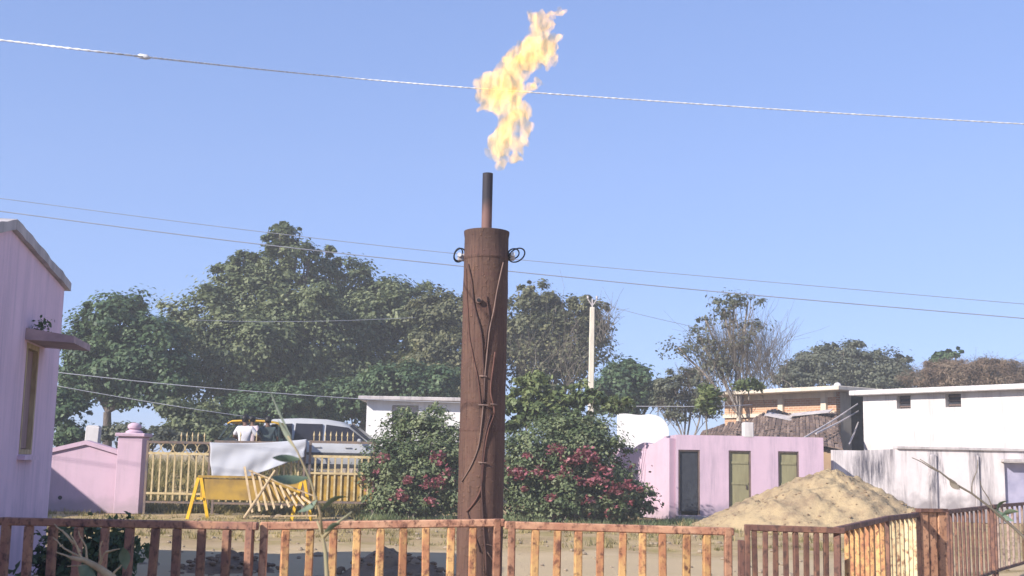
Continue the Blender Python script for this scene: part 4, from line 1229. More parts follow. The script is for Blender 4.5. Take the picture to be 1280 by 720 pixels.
# ------------------------------------------------------------------ brick house
K1 = P(1045, 540, 43.0); K0 = P(905, 540, 47.5)
ang = atan2(43.0 - 47.5, K1.x - K0.x)
L = Vector((K1.x - K0.x, 43.0 - 47.5)).length
bh = thing('brick_house', 'unplastered brick house with cream concrete frame and flat roof', 'house', (K0.x, K0.y, 0), ang)
nB = Vector((-sin(ang), cos(ang), 0)); pB = Vector((K0.x, K0.y, 0))
def bp(px, py): return local(bh, on_plane(px, py, pB, nB))
zt_ = bp(1040, 490).z
def brick_mat():
    M, n, l, bs = new_mat('common_brick')
    tc = n.new('ShaderNodeTexCoord'); sp = n.new('ShaderNodeSeparateXYZ'); l.new(tc.outputs['Object'], sp.inputs[0])
    ad = node(n, 'ShaderNodeMath', operation='ADD'); l.new(sp.outputs[0], ad.inputs[0]); l.new(sp.outputs[1], ad.inputs[1])
    cm = n.new('ShaderNodeCombineXYZ'); l.new(ad.outputs[0], cm.inputs[0]); l.new(sp.outputs[2], cm.inputs[1])
    bt = n.new('ShaderNodeTexBrick'); l.new(cm.outputs[0], bt.inputs[0])
    bt.inputs['Color1'].default_value = (0.44, 0.21, 0.12, 1); bt.inputs['Color2'].default_value = (0.34, 0.15, 0.09, 1); bt.inputs['Mortar'].default_value = (0.50, 0.40, 0.29, 1)
    bt.inputs['Scale'].default_value = 1.0; bt.inputs['Brick Width'].default_value = 0.23; bt.inputs['Row Height'].default_value = 0.085; bt.inputs['Mortar Size'].default_value = 0.012
    f = noise_fac(n, l, 1.2, detail=7, lo=0.35, hi=0.7)
    l.new(mixc(n, l, f, bt.outputs[0], (0.46, 0.31, 0.19)), bs.inputs['Base Color'])
    bs.inputs['Roughness'].default_value = 0.95
    bump(n, l, bs, bt.outputs['Fac'], -0.6, 0.012)
    return M
BRICK = brick_mat()
cols = [bp(q, 520).x for q in (925, 977, 1031)]
MB().box((L / 2, 0.15, zt_ / 2), (L, 0.22, zt_)).build('brick_wall', BRICK, bh)
for cx in cols:
    MB().box((cx, 0.0, zt_ / 2 + 0.003), (0.24, 0.16, zt_)).build('column', CREAM, bh)
MB().box((L / 2, 0.012, zt_ - 0.09), (L, 0.13, 0.2)).build('beam', CREAM, bh)
zb_ = bp(1000, 518).z
MB().box((L / 2, -0.004, zb_), (L, 0.12, 0.14)).build('sill_band', CREAM, bh)
# right side: open verandah, its shade put into the near-black wall colour
MB().box((L - 0.13, 0.56, zt_ / 2), (0.24, 0.6, zt_ - 0.01)).build('side_wall', CREAM, bh)
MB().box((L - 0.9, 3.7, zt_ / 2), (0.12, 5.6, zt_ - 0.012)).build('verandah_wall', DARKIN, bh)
MB().box((L / 2, 6.6, zt_ / 2), (L - 0.1, 0.12, zt_ - 0.014)).build('rear_wall', BRICK, bh)
MB().box((L / 2 + 0.2, 3.1, zt_ + 0.08), (L + 1.2, 7.8, 0.15)).build('roof', CREAM, bh, bevel=0.02)
MB().box((L + 0.35, 4.6, zt_ - 0.35), (0.1, 3.6, 0.5)).build('awning', CONC, bh)
MB().ball((bp(1033, 474).x, 0.6, zt_ + 0.27), 0.13, 8, (1.1, 1, 0.9)).build('water_pot', WHITEW, bh, smooth=True)
# tiled lean-to roof below
tl = thing('tiled_shed', 'low shed with a sagging dark clay tile roof behind the toilet block', 'shed', (0, 0, 0))
zA, zB = P(960, 516, 43.2).z, P(960, 548, 38.2).z
cL0, cL1 = P(868, 540, 41).x, P(1052, 540, 41).x
def roofp(u, v):
    """u along the ridge 0..1, v ridge->eave"""
    xl_, xr_ = P(880, 540, 45.5).x, P(1046, 515, 42.4).x
    yl_, yr_ = 45.5, 42.4
    xe0, xe1 = P(858, 545, 39.5).x, P(1052, 548, 37.2).x
    yy_ = yl_ + (yr_ - yl_) * u
    pyr = 541 - 24 * min(1, u / 0.55) + 4 * max(0, u - 0.55) + 1.6 * sin(u * 21)
    a_ = Vector((xl_ + (xr_ - xl_) * u, yy_, P(880 + 166 * u, pyr, yy_).z))
    b__ = Vector((xe0 + (xe1 - xe0) * u, 39.5 + (37.2 - 39.5) * u, zB - 0.35 + 0.05 * sin(u * 9)))
    p = a_ + (b__ - a_) * v
    p.z += -0.10 * sin(pi * v) + 0.05 * sin(u * 15 + v * 8)
    return p
TILE = simple('old_clay_tile', (0.22, 0.15, 0.12), (0.10, 0.075, 0.065), scale=1.3, lo=0.4, hi=0.6)
mb = MB(); rr_ = random.Random(2)
nu_, nv_ = 46, 13
deck = MB()
for i in range(nu_):
    ct_ = rr_.random(); cj_ = rr_.uniform(-.004, .004)
    for j in range(nv_):
        u0 = (i + 0.5) / nu_; v0 = j / nv_; v1 = (j + 1.35) / nv_
        if rr_.random() < 0.05: continue
        p, q = roofp(u0 + cj_ + rr_.uniform(-.0015, .0015), v0), roofp(u0 + cj_ + rr_.uniform(-.0015, .0015), min(1.02, v1))
        sd_ = (roofp(min(1, u0 + 0.01), v0) - roofp(u0 - 0.01, v0)).normalized()
        nn = sd_.cross(q - p).normalized()
        if nn.z < 0: nn = -nn
        wd_ = 0.078 + rr_.uniform(0, 0.008)
        lift = 0.03 + rr_.uniform(0, 0.02); tt_ = 0.55 * rr_.random() + 0.35 * ct_
        b = len(mb.v)
        for (e_, l_) in ((p, lift), (q, lift + 0.03)):
            for a_ in (-1, -0.5, 0.5, 1):
                mb.v.append(tuple(e_ + sd_ * wd_ * a_ + nn * (l_ + (0.055 if abs(a_) < 0.9 else 0.0))))
        for k in range(3):
            mb.f.append((b + k, b + k + 1, b + 5 + k, b + 4 + k)); mb.t.append(tt_)
        mb.f.append((b + 4, b + 5, b + 6, b + 7)); mb.t.append(tt_)
tme = bpy.data.meshes.new('roof_tiles'); tme.from_pydata(mb.v, [], mb.f)
ta = tme.attributes.new('tint', 'FLOAT', 'FACE'); ta.data.foreach_set('value', mb.t)
tme.materials.append(leaf_mat('old_clay_tiles', (0.06, 0.043, 0.04), (0.16, 0.11, 0.088), (0.30, 0.22, 0.175), 0.0, 0.9))
link('roof_tiles', tme, tl, kind='stuff')
for (u_, v_, w_, d_, rz_) in ((0.62, 0.14, 1.3, 0.5, 0.12), (0.82, 0.12, 1.5, 0.45, -0.05)):
    c_ = roofp(u_, v_); sd_ = (roofp(u_ + 0.02, v_) - roofp(u_ - 0.02, v_)).normalized(); dd_ = (roofp(u_, v_ + 0.03) - roofp(u_, v_ - 0.03)).normalized()
    nn = sd_.cross(dd_).normalized(); nn = nn if nn.z > 0 else -nn
    rm_ = Matrix((sd_, nn.cross(sd_), nn)).transposed() @ Matrix.Rotation(rz_, 3, 'Z')
    MB().box(c_ + nn * 0.15, (w_, d_, 0.02), rm_).build('patch_sheet', CONC, tl)
for k in range(0):
    u_ = rr_.uniform(0.3, 0.95); a_ = roofp(u_, 0.1); b__ = roofp(min(1, u_ + rr_.uniform(-.12, .2)), 0.85)
    MB().tube([a_ + Vector((0, 0, 0.2)), (a_ + b__) / 2 + Vector((0, 0, 0.2)), b__ + Vector((0, 0, 0.16))], 0.025, 5).build('stick', TWIG, tl)
for i in range(13):
    for j in range(4):
        deck.quad(roofp(i / 13, j / 4), roofp((i + 1) / 13, j / 4), roofp((i + 1) / 13, (j + 1) / 4), roofp(i / 13, (j + 1) / 4))
deck.build('roof_deck', WOOD, tl)
mb = MB()
for u0, u1 in ((0, 1),):
    a_, b__ = roofp(0.005, 0.96), roofp(0.985, 0.96)
    mb.quad((a_.x, a_.y, 0), (b__.x, b__.y, 0), (b__.x, b__.y, b__.z - 0.06), (a_.x, a_.y, a_.z - 0.06))
    a2, b2 = roofp(0.985, 0.04), roofp(0.005, 0.04)
    mb.quad((b__.x, b__.y, 0), (a2.x, a2.y, 0), (a2.x, a2.y, a2.z - 0.06), (b__.x, b__.y, b__.z - 0.06))
    mb.quad((b2.x, b2.y, 0), (a_.x, a_.y, 0), (a_.x, a_.y, a_.z - 0.06), (b2.x, b2.y, b2.z - 0.06))
mb.build('wall', simple('mud_wall', (0.33, 0.22, 0.13), (0.24, 0.16, 0.10), scale=2), tl)
tl['label'] = 'low shed with a sagging dark clay tile roof behind the toilet block'
# loose poles against the white house
for (a_, b2, lab) in (((1004, 548, 37.4), (1072, 505, 42.2), 'upper grey pole slanting over the tile roof to the white house corner'), ((1020, 542, 37.5), (1073, 514, 42.2), 'second slanting pole just below the upper grey pole'), ((1061, 556, 39.5), (1073, 528, 42.0), 'short pole leaning in the dark gap beside the white house')):
    p, q = P(*a_), P(*b2)
    o = MB().tube([(0, 0, 0), tuple((q - p) * 0.5 + Vector((0, 0, -0.03))), tuple(q - p)], [0.032, 0.03, 0.026], 7).build('leaning_pole', CONC, smooth=True)
    o.location = p; MW[o.name] = Matrix.Translation(p)
    tag(o, lab, 'pole', 'poles beside the white house')

# ------------------------------------------------------------------ sand heap
def sand():
    M, n, l, bs = new_mat('heaped_sand')
    f1 = noise_fac(n, l, 1.1, detail=8, rough=0.6, lo=0.35, hi=0.65)
    c = mixc(n, l, f1, (0.46, 0.35, 0.20), (0.36, 0.27, 0.165))
    f2 = noise_fac(n, l, 2.6, detail=9, rough=0.75, lo=0.48, hi=0.66)
    c = mixc(n, l, f2, c, (0.25, 0.18, 0.115))
    l.new(c, bs.inputs['Base Color']); bs.inputs['Roughness'].default_value = 1.0; bs.inputs['Specular IOR Level'].default_value = 0.05
    f3 = noise_fac(n, l, 14, detail=8, rough=0.7, lo=0.2, hi=0.8)
    bump(n, l, bs, f3, 0.7, 0.04)
    YH = 28.8
    cx = P(1042, 600, YH).x; H = P(1042, 584, YH).z
    t = thing('sand_heap', 'large conical heap of tan sand in front of the pink block', 'sand heap', (cx, YH, 0))
    xl_ = cx - P(862, 650, YH).x; xr_ = P(1185, 650, YH).x - cx
    nr, na = 64, 150
    mb = MB(); g = np.random.default_rng(8)
    ph = g.random((6,)) * 6
    from mathutils import noise as mn_
    def hgt(x, y):
        rx = xl_ if x < 0 else xr_
        r = sqrt((x / rx) ** 2 + (y / 2.6) ** 2)
        z = H * max(0, 1 - r ** 0.92) if r < 1.2 else 0
        rr = max(0.0, 1.06 - r)
        prof = H * ((1 - r) * 1.0 + 0.05 * sin(pi * min(1, r)))
        z = min(prof, H - 0.9 * (0.12 - min(r, 0.12)) * 2)
        k = max(0, min(1, (1.05 - r) * 5))
        z += k * (0.10 * mn_.fractal(Vector((x * 1.3, y * 1.3, 2.0)), 0.9, 2.1, 6) - 0.05 * abs(mn_.noise(Vector((x * 3.5 + y, y * 0.8, 5.0)))) + 0.025 * sin(x * 3.1 + ph[0] + 2 * sin(y * 1.3)) * sin(y * 2.7 + ph[1]) + 0.035 * sin(x * 8 + y * 5 + ph[2]) + 0.02 * sin(x * 17 - y * 13 + ph[3]))
        return z
    def shape(u, a):
        rx = xl_ if cos(a) < 0 else xr_
        return u * 1.12 * rx * cos(a), u * 1.12 * 2.6 * sin(a)
    mb.v.append((0, 0, hgt(0, 0)))
    for i in range(1, nr + 1):
        for k in range(na):
            x, y = shape(i / nr, 2 * pi * k / na)
            mb.v.append((x, y, max(hgt(x, y), -0.1) + g.normal() * 0.010))
    for k in range(na):
        mb.f.append((0, 1 + k, 1 + (k + 1) % na))
    for i in range(nr - 1):
        for k in range(na):
            a = 1 + i * na + k; b = 1 + i * na + (k + 1) % na
            mb.f.append((a, a + na, b + na, b))
    mb.build('heap', M, t, smooth='all')
    cl = MB(); rg = random.Random(4)
    for i in range(420):
        a = rg.uniform(0, 2 * pi); u = sqrt(rg.random()) * 0.98
        x, y = shape(u / 1.12, a)
        r = rg.uniform(0.010, 0.03) * (1.5 if rg.random() < 0.12 else 1)
        cl.ball((x, y, hgt(x, y) + r * 0.2), r, 4, (rg.uniform(.8, 1.5), 1, rg.uniform(.5, .9)))
    cl.build('clod', simple('earth_clod', (0.34, 0.24, 0.14), (0.20, 0.14, 0.09), scale=9), t, kind='stuff')
sand()

# ------------------------------------------------------------------ bougainvillea and shrubs
def bush(name, label, cat, px0, Y, lobes, mat, seed, nclump, nleaf, leaf, flowers=(), group=None, stems=26):
    L = px_lobes(lobes, Y)
    base = base_at(px0, Y)
    t = thing(name, label, cat, base, 0, group)
    g = np.random.default_rng(seed); bx = np.array(base)
    mb = MB()
    for i in range(stems):
        q = L[g.integers(len(L))]
        e = np.array(q[:3]) + g.normal(size=3) * np.array(q[3:]) * 0.55
        s = bx + np.array([g.normal() * 0.35, g.normal() * 0.3, -0.05])
        if e[2] < bx[2] + 0.2: e[2] = bx[2] + 0.3
        limb(mb, s, e, 0.03, 0.008, g, n=5, wob=0.1)
    mb.build('stem', TWIG, t, smooth='all', world=True, kind='stuff')
    pts, tn, cc = crown_points(L, nclump, nleaf, seed, 0.16, 0.45)
    on = LAST_OUT
    ok = pts[:, 2] > bx[2] + 0.02; pts, tn, on = pts[ok], tn[ok], on[ok]
    # long arching shoots
    sh_p = []; sh_t = []
    for i in range(int(stems * 2.6)):
        q = L[g.integers(len(L))]
        u = g.normal(size=3); u[2] = abs(u[2]); u /= np.linalg.norm(u)
        a_ = np.array(q[:3]) + u * np.array(q[3:]) * 0.8
        d = u * np.array([0.55, 0.4, 0.5]) * (0.4 + 0.6 * g.random())
        tt = g.random(16)
        pp = a_ + d[None, :] * tt[:, None] + np.array([0, 0, -0.25]) * (tt ** 2)[:, None] + g.normal(size=(16, 3)) * 0.03
        sh_p.append(pp); sh_t.append(np.full(16, 0.45 + 0.5 * g.random()))
    pts = np.vstack([pts] + sh_p); tn = np.concatenate([tn] + sh_t)
    ng = np.random.default_rng(seed + 5).normal(size=(len(pts) - len(on), 3)); on = np.vstack([on, ng])
    link('foliage', leaf_mesh('foliage', pts - bx, tn, leaf, mat, seed, outn=on), t, kind='stuff')
    if flowers:
        FL = px_lobes([f[:4] + (f[4] if len(f) > 4 else -0.9,) for f in flowers], Y, depth=0.6)
        nfl = sum(f[2] * f[3] for f in flowers)
        pts, tn, cc = crown_points(FL, max(8, int(nfl / 9)), 15, seed + 1, 0.45, 0.1)
        p2, t2, c2 = crown_points([q[:1] + (q[1] - 0.1,) + q[2:] for q in L], 70, 7, seed + 2, 0.09, 0.95)
        p2 = p2[p2[:, 2] < bx[2] + 1.75]; t2 = t2[:len(p2)]
        pts = np.vstack([pts, p2]); tn = np.concatenate([tn, t2])
        link('flower', leaf_mesh('flower', pts - bx, tn, leaf * 0.9, LF_FLOWER, seed + 1, aspect=0.85), t, kind='stuff')
    return t
bush('bougainvillea_bush', 'bougainvillea bush with crimson flowers left of the rusty flare stack', 'bush', 520, 30.0,
     [(495, 590, 38, 52), (530, 570, 45, 55), (470, 605, 20, 36), (555, 580, 40, 55), (520, 620, 55, 25), (515, 530, 30, 18), (545, 520, 20, 12), (488, 632, 25, 12), (590, 600, 40, 45)], LF_BUSH, 71, 620, 56, 0.10,
     [(500, 620, 9, 7), (545, 605, 14, 9), (548, 573, 8, 10), (480, 570, 8, 5), (512, 600, 9, 6), (540, 625, 8, 5), (470, 592, 5, 4), (560, 590, 8, 6)])
bush('bougainvillea_bush', 'large bougainvillea bush with crimson flowers right of the rusty flare stack', 'bush', 715, 29.6,
     [(680, 575, 50, 48), (722, 560, 50, 42), (752, 585, 38, 42), (700, 605, 65, 42), (768, 612, 34, 34), (650, 595, 35, 50), (725, 530, 30, 14), (800, 625, 16, 22), (730, 630, 70, 18)], LF_BUSH, 72, 760, 52, 0.10,
     [(645, 590, 10, 9), (715, 575, 12, 6), (730, 568, 12, 7), (745, 602, 11, 8), (770, 612, 11, 7), (700, 563, 14, 6), (690, 600, 8, 6), (755, 588, 12, 6), (785, 604, 8, 8), (735, 622, 9, 5), (800, 612, 5, 5), (660, 570, 8, 6), (780, 628, 8, 4), (672, 590, 9, 6), (705, 590, 9, 6), (722, 600, 8, 5), (655, 612, 8, 5), (740, 572, 8, 5), (688, 622, 8, 4)])
bush('leafy_shrub', 'tall pale green shrub rising between the stack and the utility pole', 'shrub', 690, 33.0,
     [(655, 500, 25, 22), (668, 478, 18, 12), (705, 500, 22, 14), (640, 520, 20, 20), (735, 498, 25, 14), (770, 505, 18, 8), (690, 520, 45, 18)], LF_FRESH, 73, 200, 26, 0.17, stems=22)
# sapling on the roof edge and creeper clump
def sapling(label, px, pyb, pyt, Y, lobes, seed):
    b = P(px, pyb, Y)
    t = thing('sapling', label, 'sapling', b)
    g = np.random.default_rng(seed); mb = MB()
    top = np.array(P(px - 1, pyt, Y)); bb = np.array(b)
    pts_ = limb(mb, bb, top, 0.035, 0.012, g, n=6, wob=0.03)
    L = px_lobes(lobes, Y)
    for q in L: limb(mb, pts_[3], np.array(q[:3]), 0.015, 0.006, g, n=4)
    mb.build('stem', TWIG, t, smooth='all', world=True)
    pts, tn, cc = crown_points(L, 60, 9, seed, 0.3, 0.2)
    link('foliage', leaf_mesh('foliage', pts - bb, tn, 0.19, LF_FRESH, seed), t, kind='stuff')
sapling('thin leafy sapling growing behind the toilet block roof', 884, 547, 490, 37.0, [(884, 492, 14, 10), (878, 505, 12, 8), (893, 500, 12, 9), (888, 512, 9, 6)], 81)
sapling('yellow green leaf tuft at the left end of the brick house roof', 936, 500, 478, 42.5, [(936, 480, 14, 6), (948, 483, 9, 5), (925, 484, 10, 5)], 82)

# ------------------------------------------------------------------ utility pole
pb = P(737, 600, 45.0)
t = thing('utility_pole', 'pale concrete utility pole rising behind the bougainvillea', 'pole', (pb.x, 45.0, gz(pb.x, 45)))
zt = P(738.5, 384, 45.0).z - gz(pb.x, 45)
MB().box((0.015, 0, zt / 2), (0.24, 0.19, zt), Matrix.Rotation(R(0.3), 3, 'Y'), taper=0.75).build('shaft', POLEW, t, bevel=0.02)
MB().box((0.03, 0, zt + 0.16), (0.05, 0.05, 0.32)).build('bracket', CONC, t)
for s in (-1, 1):
    MB().bar((0.03, 0, zt + 0.05), (0.03 + s * 0.17, -0.02, zt + 0.30), 0.035).build('arm', CONC, t)
    MB().lathe([(0.02, 0), (0.05, 0.03), (0.03, 0.06), (0.05, 0.09), (0.015, 0.12)], 10, (0.03 + s * 0.17, -0.02, zt + 0.31)).build('insulator', WHITEW, t, smooth=True)

# ------------------------------------------------------------------ overhead wires
def wire(label, pts, r, mat, name='overhead_wire', twist=0.0, n=6, wide=False):
    W_ = [P(*p) for p in pts]
    d0 = (W_[0] - W_[1]); d1 = (W_[-1] - W_[-2])
    # Catmull-Rom through the points
    W_ = [W_[0] + d0 * 6] + W_ + [W_[-1] + d1 * 6] if wide else W_
    Q = [W_[0] + d0] + W_ + [W_[-1] + d1]
    out = []
    for i in range(1, len(Q) - 2):
        for k in range(14):
            s = k / 14
            a, b, c, d = Q[i - 1], Q[i], Q[i + 1], Q[i + 2]
            out.append(0.5 * ((2 * b) + (c - a) * s + (2 * a - 5 * b + 4 * c - d) * s * s + (3 * b - a - 3 * c + d) * s ** 3))
    out.append(Q[-2])
    o0 = out[0]
    mb = MB()
    if twist:
        L = 0; dense = []
        for a, b in zip(out[:-1], out[1:]):
            k = max(1, int((b - a).length / (twist / 6)))
            for i in range(k): dense.append(a + (b - a) * (i / k))
        for ph in (0, pi):
            hp_ = []
            acc = 0
            for i, p in enumerate(dense):
                if i: acc += (dense[i] - dense[i - 1]).length
                a = 2 * pi * acc / twist + ph
                hp_.append(p - o0 + Vector((0, cos(a), sin(a))) * r * 0.85)
            mb.tube(hp_, r, 5)
        for (px, py, Y) in ((180, 71, 9.0),):
            c = P(px, py, Y) - o0
            mb.tube([c + Vector((-0.06, 0, 0.004)), c + Vector((-0.03, 0, 0.006)), c + Vector((0.02, 0, -0.002)), c + Vector((0.05, 0, -0.012))], [0.006, 0.02, 0.022, 0.006], 8)
    else:
        mb.tube([p - o0 for p in out], r, n)
    o = mb.build(name, mat, smooth='all')
    o.location = o0
    tag(o, label, 'wire')
wire('thick pale twisted cable crossing the sky behind the flame', [(-160, 33, 9.0), (0, 50, 9.0), (180, 71, 9.0), (400, 94, 13.2), (590, 110, 13.2), (800, 125, 13.2), (1040, 141, 13.2), (1280, 155, 13.2), (1440, 163, 13.2)], 0.005, WIREL, 'overhead_cable', twist=0.16, wide=True)
wire('upper one of the two dark sky wires behind the stack', [(-100, 236, 24), (0, 248, 24), (280, 284, 24), (560, 316, 24), (900, 347, 24), (1280, 380, 24), (1400, 389, 24)], 0.007, WIREM, wide=True)
wire('lower one of the two dark sky wires behind the stack', [(-100, 250, 23.5), (0, 264, 23.5), (280, 300, 23.5), (560, 331, 23.5), (900, 365, 23.5), (1280, 398, 23.5), (1400, 408, 23.5)], 0.010, WIREM, wide=True)
wire('pale wire crossing the dark trees from the mauve house', [(40, 461, 34), (76, 466, 34), (240, 483, 35), (440, 498, 37), (560, 503, 38), (700, 507, 39), (880, 508, 40), (940, 506, 42)], 0.013, WIREP)
wire('lower pale wire sagging toward the auto rickshaw', [(60, 479, 34), (80, 484, 34), (160, 498, 34.5), (240, 511, 35), (330, 524, 36)], 0.011, WIREP)
wire('thin faint wire between the utility pole and the sparse tree', [(738, 376, 45), (800, 393, 45), (870, 409, 45.5), (930, 420, 46)], 0.009, WIREM)
wire('thin faint wire in front of the tallest tree', [(240, 400, 50), (320, 402, 50), (420, 401, 50), (520, 397, 50)], 0.010, WIREM)

# ------------------------------------------------------------------ silver car
def car():
    Y = 39.0
    x0 = P(322, 580, Y).x; x1 = P(497, 580, Y).x
    L = x1 - x0; gz_ = gz((x0 + x1) / 2, Y) + 0.06
    t = thing('parked_car', 'silver people carrier parked behind the yellow gate', 'car', ((x0 + x1) / 2, Y, gz_))
    k = L / 4.5
    H = P(400, 524, Y).z - gz_ 
    hs_ = H / 1.72
    SIL = simple('silver_car_paint', (0.46, 0.46, 0.46), (0.42, 0.42, 0.42), scale=2, rough=0.32, metal=0.2, bmp=0)
    GLS = simple('tinted_glass', (0.02, 0.022, 0.032), (0.015, 0.015, 0.025), rough=0.3, bmp=0, spec=0.12)
    PLS = simple('black_plastic', (0.03, 0.03, 0.033), rough=0.6)
    # body lower: stations along x (rear left -> nose right): x, z bottom, z belt, half width
    def loft(stations, rows):
        mb = MB(); n = len(rows)
        for s in stations:
            for r_ in rows:
                mb.v.append(r_(s))
        m_ = len(rows)
        for i in range(len(stations) - 1):
            for j in range(m_):
                j2 = (j + 1) % m_
                mb.f.append((i * m_ + j, i * m_ + j2, (i + 1) * m_ + j2, (i + 1) * m_ + j))
        mb.f.append(tuple(range(m_))); mb.f.append(tuple((len(stations) - 1) * m_ + j for j in reversed(range(m_))))
        return mb
    S = [(-2.22, .42, .95, .70), (-2.12, .32, 1.02, .80), (-1.8, .27, 1.04, .86), (-1.0, .25, 1.03, .88), (0, .25, 1.02, .885), (1.0, .25, 1.0, .88), (1.45, .27, .97, .86), (1.9, .30, .88, .80), (2.15, .34, .78, .70), (2.25, .42, .68, .6)]
    rows = [lambda s: (s[0] * k, -s[3] * .92, s[1] * hs_), lambda s: (s[0] * k, -s[3], (s[1] * .6 + s[2] * .4) * hs_), lambda s: (s[0] * k, -s[3] * .985, (s[2] - .12) * hs_), lambda s: (s[0] * k, -s[3] * .93, s[2] * hs_),
            lambda s: (s[0] * k, s[3] * .93, s[2] * hs_), lambda s: (s[0] * k, s[3] * .985, (s[2] - .12) * hs_), lambda s: (s[0] * k, s[3], (s[1] * .6 + s[2] * .4) * hs_), lambda s: (s[0] * k, s[3] * .92, s[1] * hs_)]
    loft(S, rows).build('body', SIL, t, smooth=True)
    T = [(-2.1, 1.0, .78, .80), (-1.98, 1.55, .66, .80), (-1.7, 1.68, .64, .80), (-.8, 1.72, .65, .82), (0, 1.70, .65, .82), (.45, 1.64, .63, .82), (.75, 1.50, .66, .82), (1.45, 1.0, .76, .80)]
    rows2 = [lambda s: (s[0] * k, -s[3], .99 * hs_), lambda s: (s[0] * k, -s[2] - .04, max(1.0, s[1] - .1) * hs_), lambda s: (s[0] * k, -s[2] + .08, s[1] * hs_), lambda s: (s[0] * k, s[2] - .08, s[1] * hs_), lambda s: (s[0] * k, s[2] + .04, max(1.0, s[1] - .1) * hs_), lambda s: (s[0] * k, s[3], .99 * hs_)]
    loft(T, rows2).build('roof', SIL, t, smooth=True)
    for s in (-1, 1):
        for (a, b, zt_a, zt_b) in ((-1.75, -1.05, 1.52, 1.55), (-.98, -.08, 1.56, 1.55), (0.0, .78, 1.54, 1.36)):
            mb = MB()
            yb, yt = .822 * s, .735 * s
            zc_ = 1.06
            q = [(a * k, yb, zc_ * hs_), (b * k, yb, zc_ * hs_), ((b - .02) * k, yt + .01 * s, zt_b * hs_), ((a + .04) * k, yt, zt_a * hs_)]
            if a == 0.0: q = [(a * k, yb, zc_ * hs_), (1.28 * k, yb, (zc_ + .02) * hs_), (.72 * k, yt + .01 * s, 1.46 * hs_), ((a + .02) * k, yt, zt_a * hs_)]
            off = 0.02 * s
            mb.v += [(x, y + off, z) for x, y, z in q] + [(x, y - 0.09 * s, z) for x, y, z in q]
            mb.f += [(0, 1, 2, 3), (4, 7, 6, 5), (0, 4, 5, 1), (1, 5, 6, 2), (2, 6, 7, 3), (3, 7, 4, 0)]
            mb.build('window', GLS, t)
        MB().box((0.2 * k, s * .893, .66 * hs_), (2.7 * k, .025, .075 * hs_)).build('side_moulding', PLS, t)
        MB().box((0.0, s * .875, .30 * hs_), (2.5 * k, .03, .12 * hs_)).build('sill', PLS, t)
        for xd in (-.2, .75):
            MB().box((xd * k, s * .905, .86 * hs_), (.2, .03, .04)).build('door_handle', SIL, t, bevel=.008)
        MB().box((1.12 * k, s * 1.0, 1.06 * hs_), (.12, .2, .13), ).build('mirror', SIL, t, bevel=.03)
        MB().box((2.05 * k, s * .66, .72 * hs_), (.3, .14, .14)).build('headlight', WHITEW, t, bevel=.02)
        for xw in (-1.35, 1.4):
            wl_ = MB().tube([(xw * k, s * .70, .31), (xw * k, s * .90, .31)], .315, 22).build('wheel', BLACKR, t, smooth=True)
            MB().tube([(xw * k, s * .88, .31), (xw * k, s * .912, .31)], .19, 16).build('rim', SIL, wl_, smooth=True)
    mb = MB(); q = [(.80 * k, -.62, 1.54 * hs_), (1.48 * k, -.74, 1.03 * hs_), (1.48 * k, .74, 1.03 * hs_), (.80 * k, .62, 1.54 * hs_)]
    mb.quad(*[(x + .03, y, z + .03) for x, y, z in q]).quad(*[(x - .04, y, z - .04) for x, y, z in q][::-1])
    for i in range(4): mb.f.append((i, (i + 1) % 4, 7 - (i + 1) % 4, 7 - i))
    mb.build('windscreen', GLS, t)
    MB().box((2.2 * k, 0, .45 * hs_), (.14, 1.3, .2)).build('bumper', PLS, t, bevel=.03)
car()

# ------------------------------------------------------------------ auto rickshaw
def rickshaw():
    Y = 37.6
    c = P(312, 580, Y); gz_ = gz(c.x, Y) + 0.06
    t = thing('auto_rickshaw', 'yellow roofed auto rickshaw behind the people at the gate', 'auto rickshaw', (c.x, Y, gz_))
    H = P(312, 525, Y).z - gz_
    CAN = simple('yellow_canopy', (0.62, 0.36, 0.03), (0.50, 0.28, 0.03), scale=3, rough=0.7)
    BLK = simple('black_body_paint', (0.03, 0.05, 0.05), rough=0.4)
    mb = MB()
    prof = [(-.62, H - .10), (-.5, H - .03), (0, H), (.6, H - .01), (.95, H - .07), (1.0, H - .16)]
    for (x, z) in prof:
        for y, dz in ((-.62, -.035), (-.5, 0), (.5, 0), (.62, -.035)): mb.v.append((x, y, z + dz))
    for i in range(len(prof) - 1):
        for j in range(3): mb.f.append((i * 4 + j, i * 4 + j + 1, (i + 1) * 4 + j + 1, (i + 1) * 4 + j))
    o = mb.build('canopy', CAN, t, smooth='all'); md = o.modifiers.new('th', 'SOLIDIFY'); md.thickness = .03
    MB().prism([(-.95, .35), (-.98, .8), (-.6, .95), (-.55, .42), (.1, .38), (.15, .9), (1.1, .95), (1.15, .4), (.9, .3), (-.6, .28)], -.6, .6).build('body', BLK, t)
    for s in (-1, 1):
        MB().bar((-.88, s * .5, .9), (-.56, s * .55, H - .14), .05).build('windscreen_post', BLK, t)
        MB().bar((.2, s * .57, .9), (.1, s * .57, H - .08), .05).build('roof_post', BLK, t)
        MB().bar((.98, s * .57, .9), (.95, s * .57, H - .15), .05).build('roof_post', BLK, t)
        w_ = MB().tube([(.75, s * .5, .22), (.75, s * .62, .22)], .22, 16).build('wheel', BLACKR, t)
    MB().tube([(-.85, -.05, .22), (-.85, .05, .22)], .22, 16).build('wheel', BLACKR, t)
    MB().box((.8, 0, 1.0), (.12, 1.05, .5)).build('seat_back', BLK, t, bevel=.03)
    MB().ball((-.98, 0, .72), .1, 8).build('headlight', WHITEW, t, smooth=True)
rickshaw()

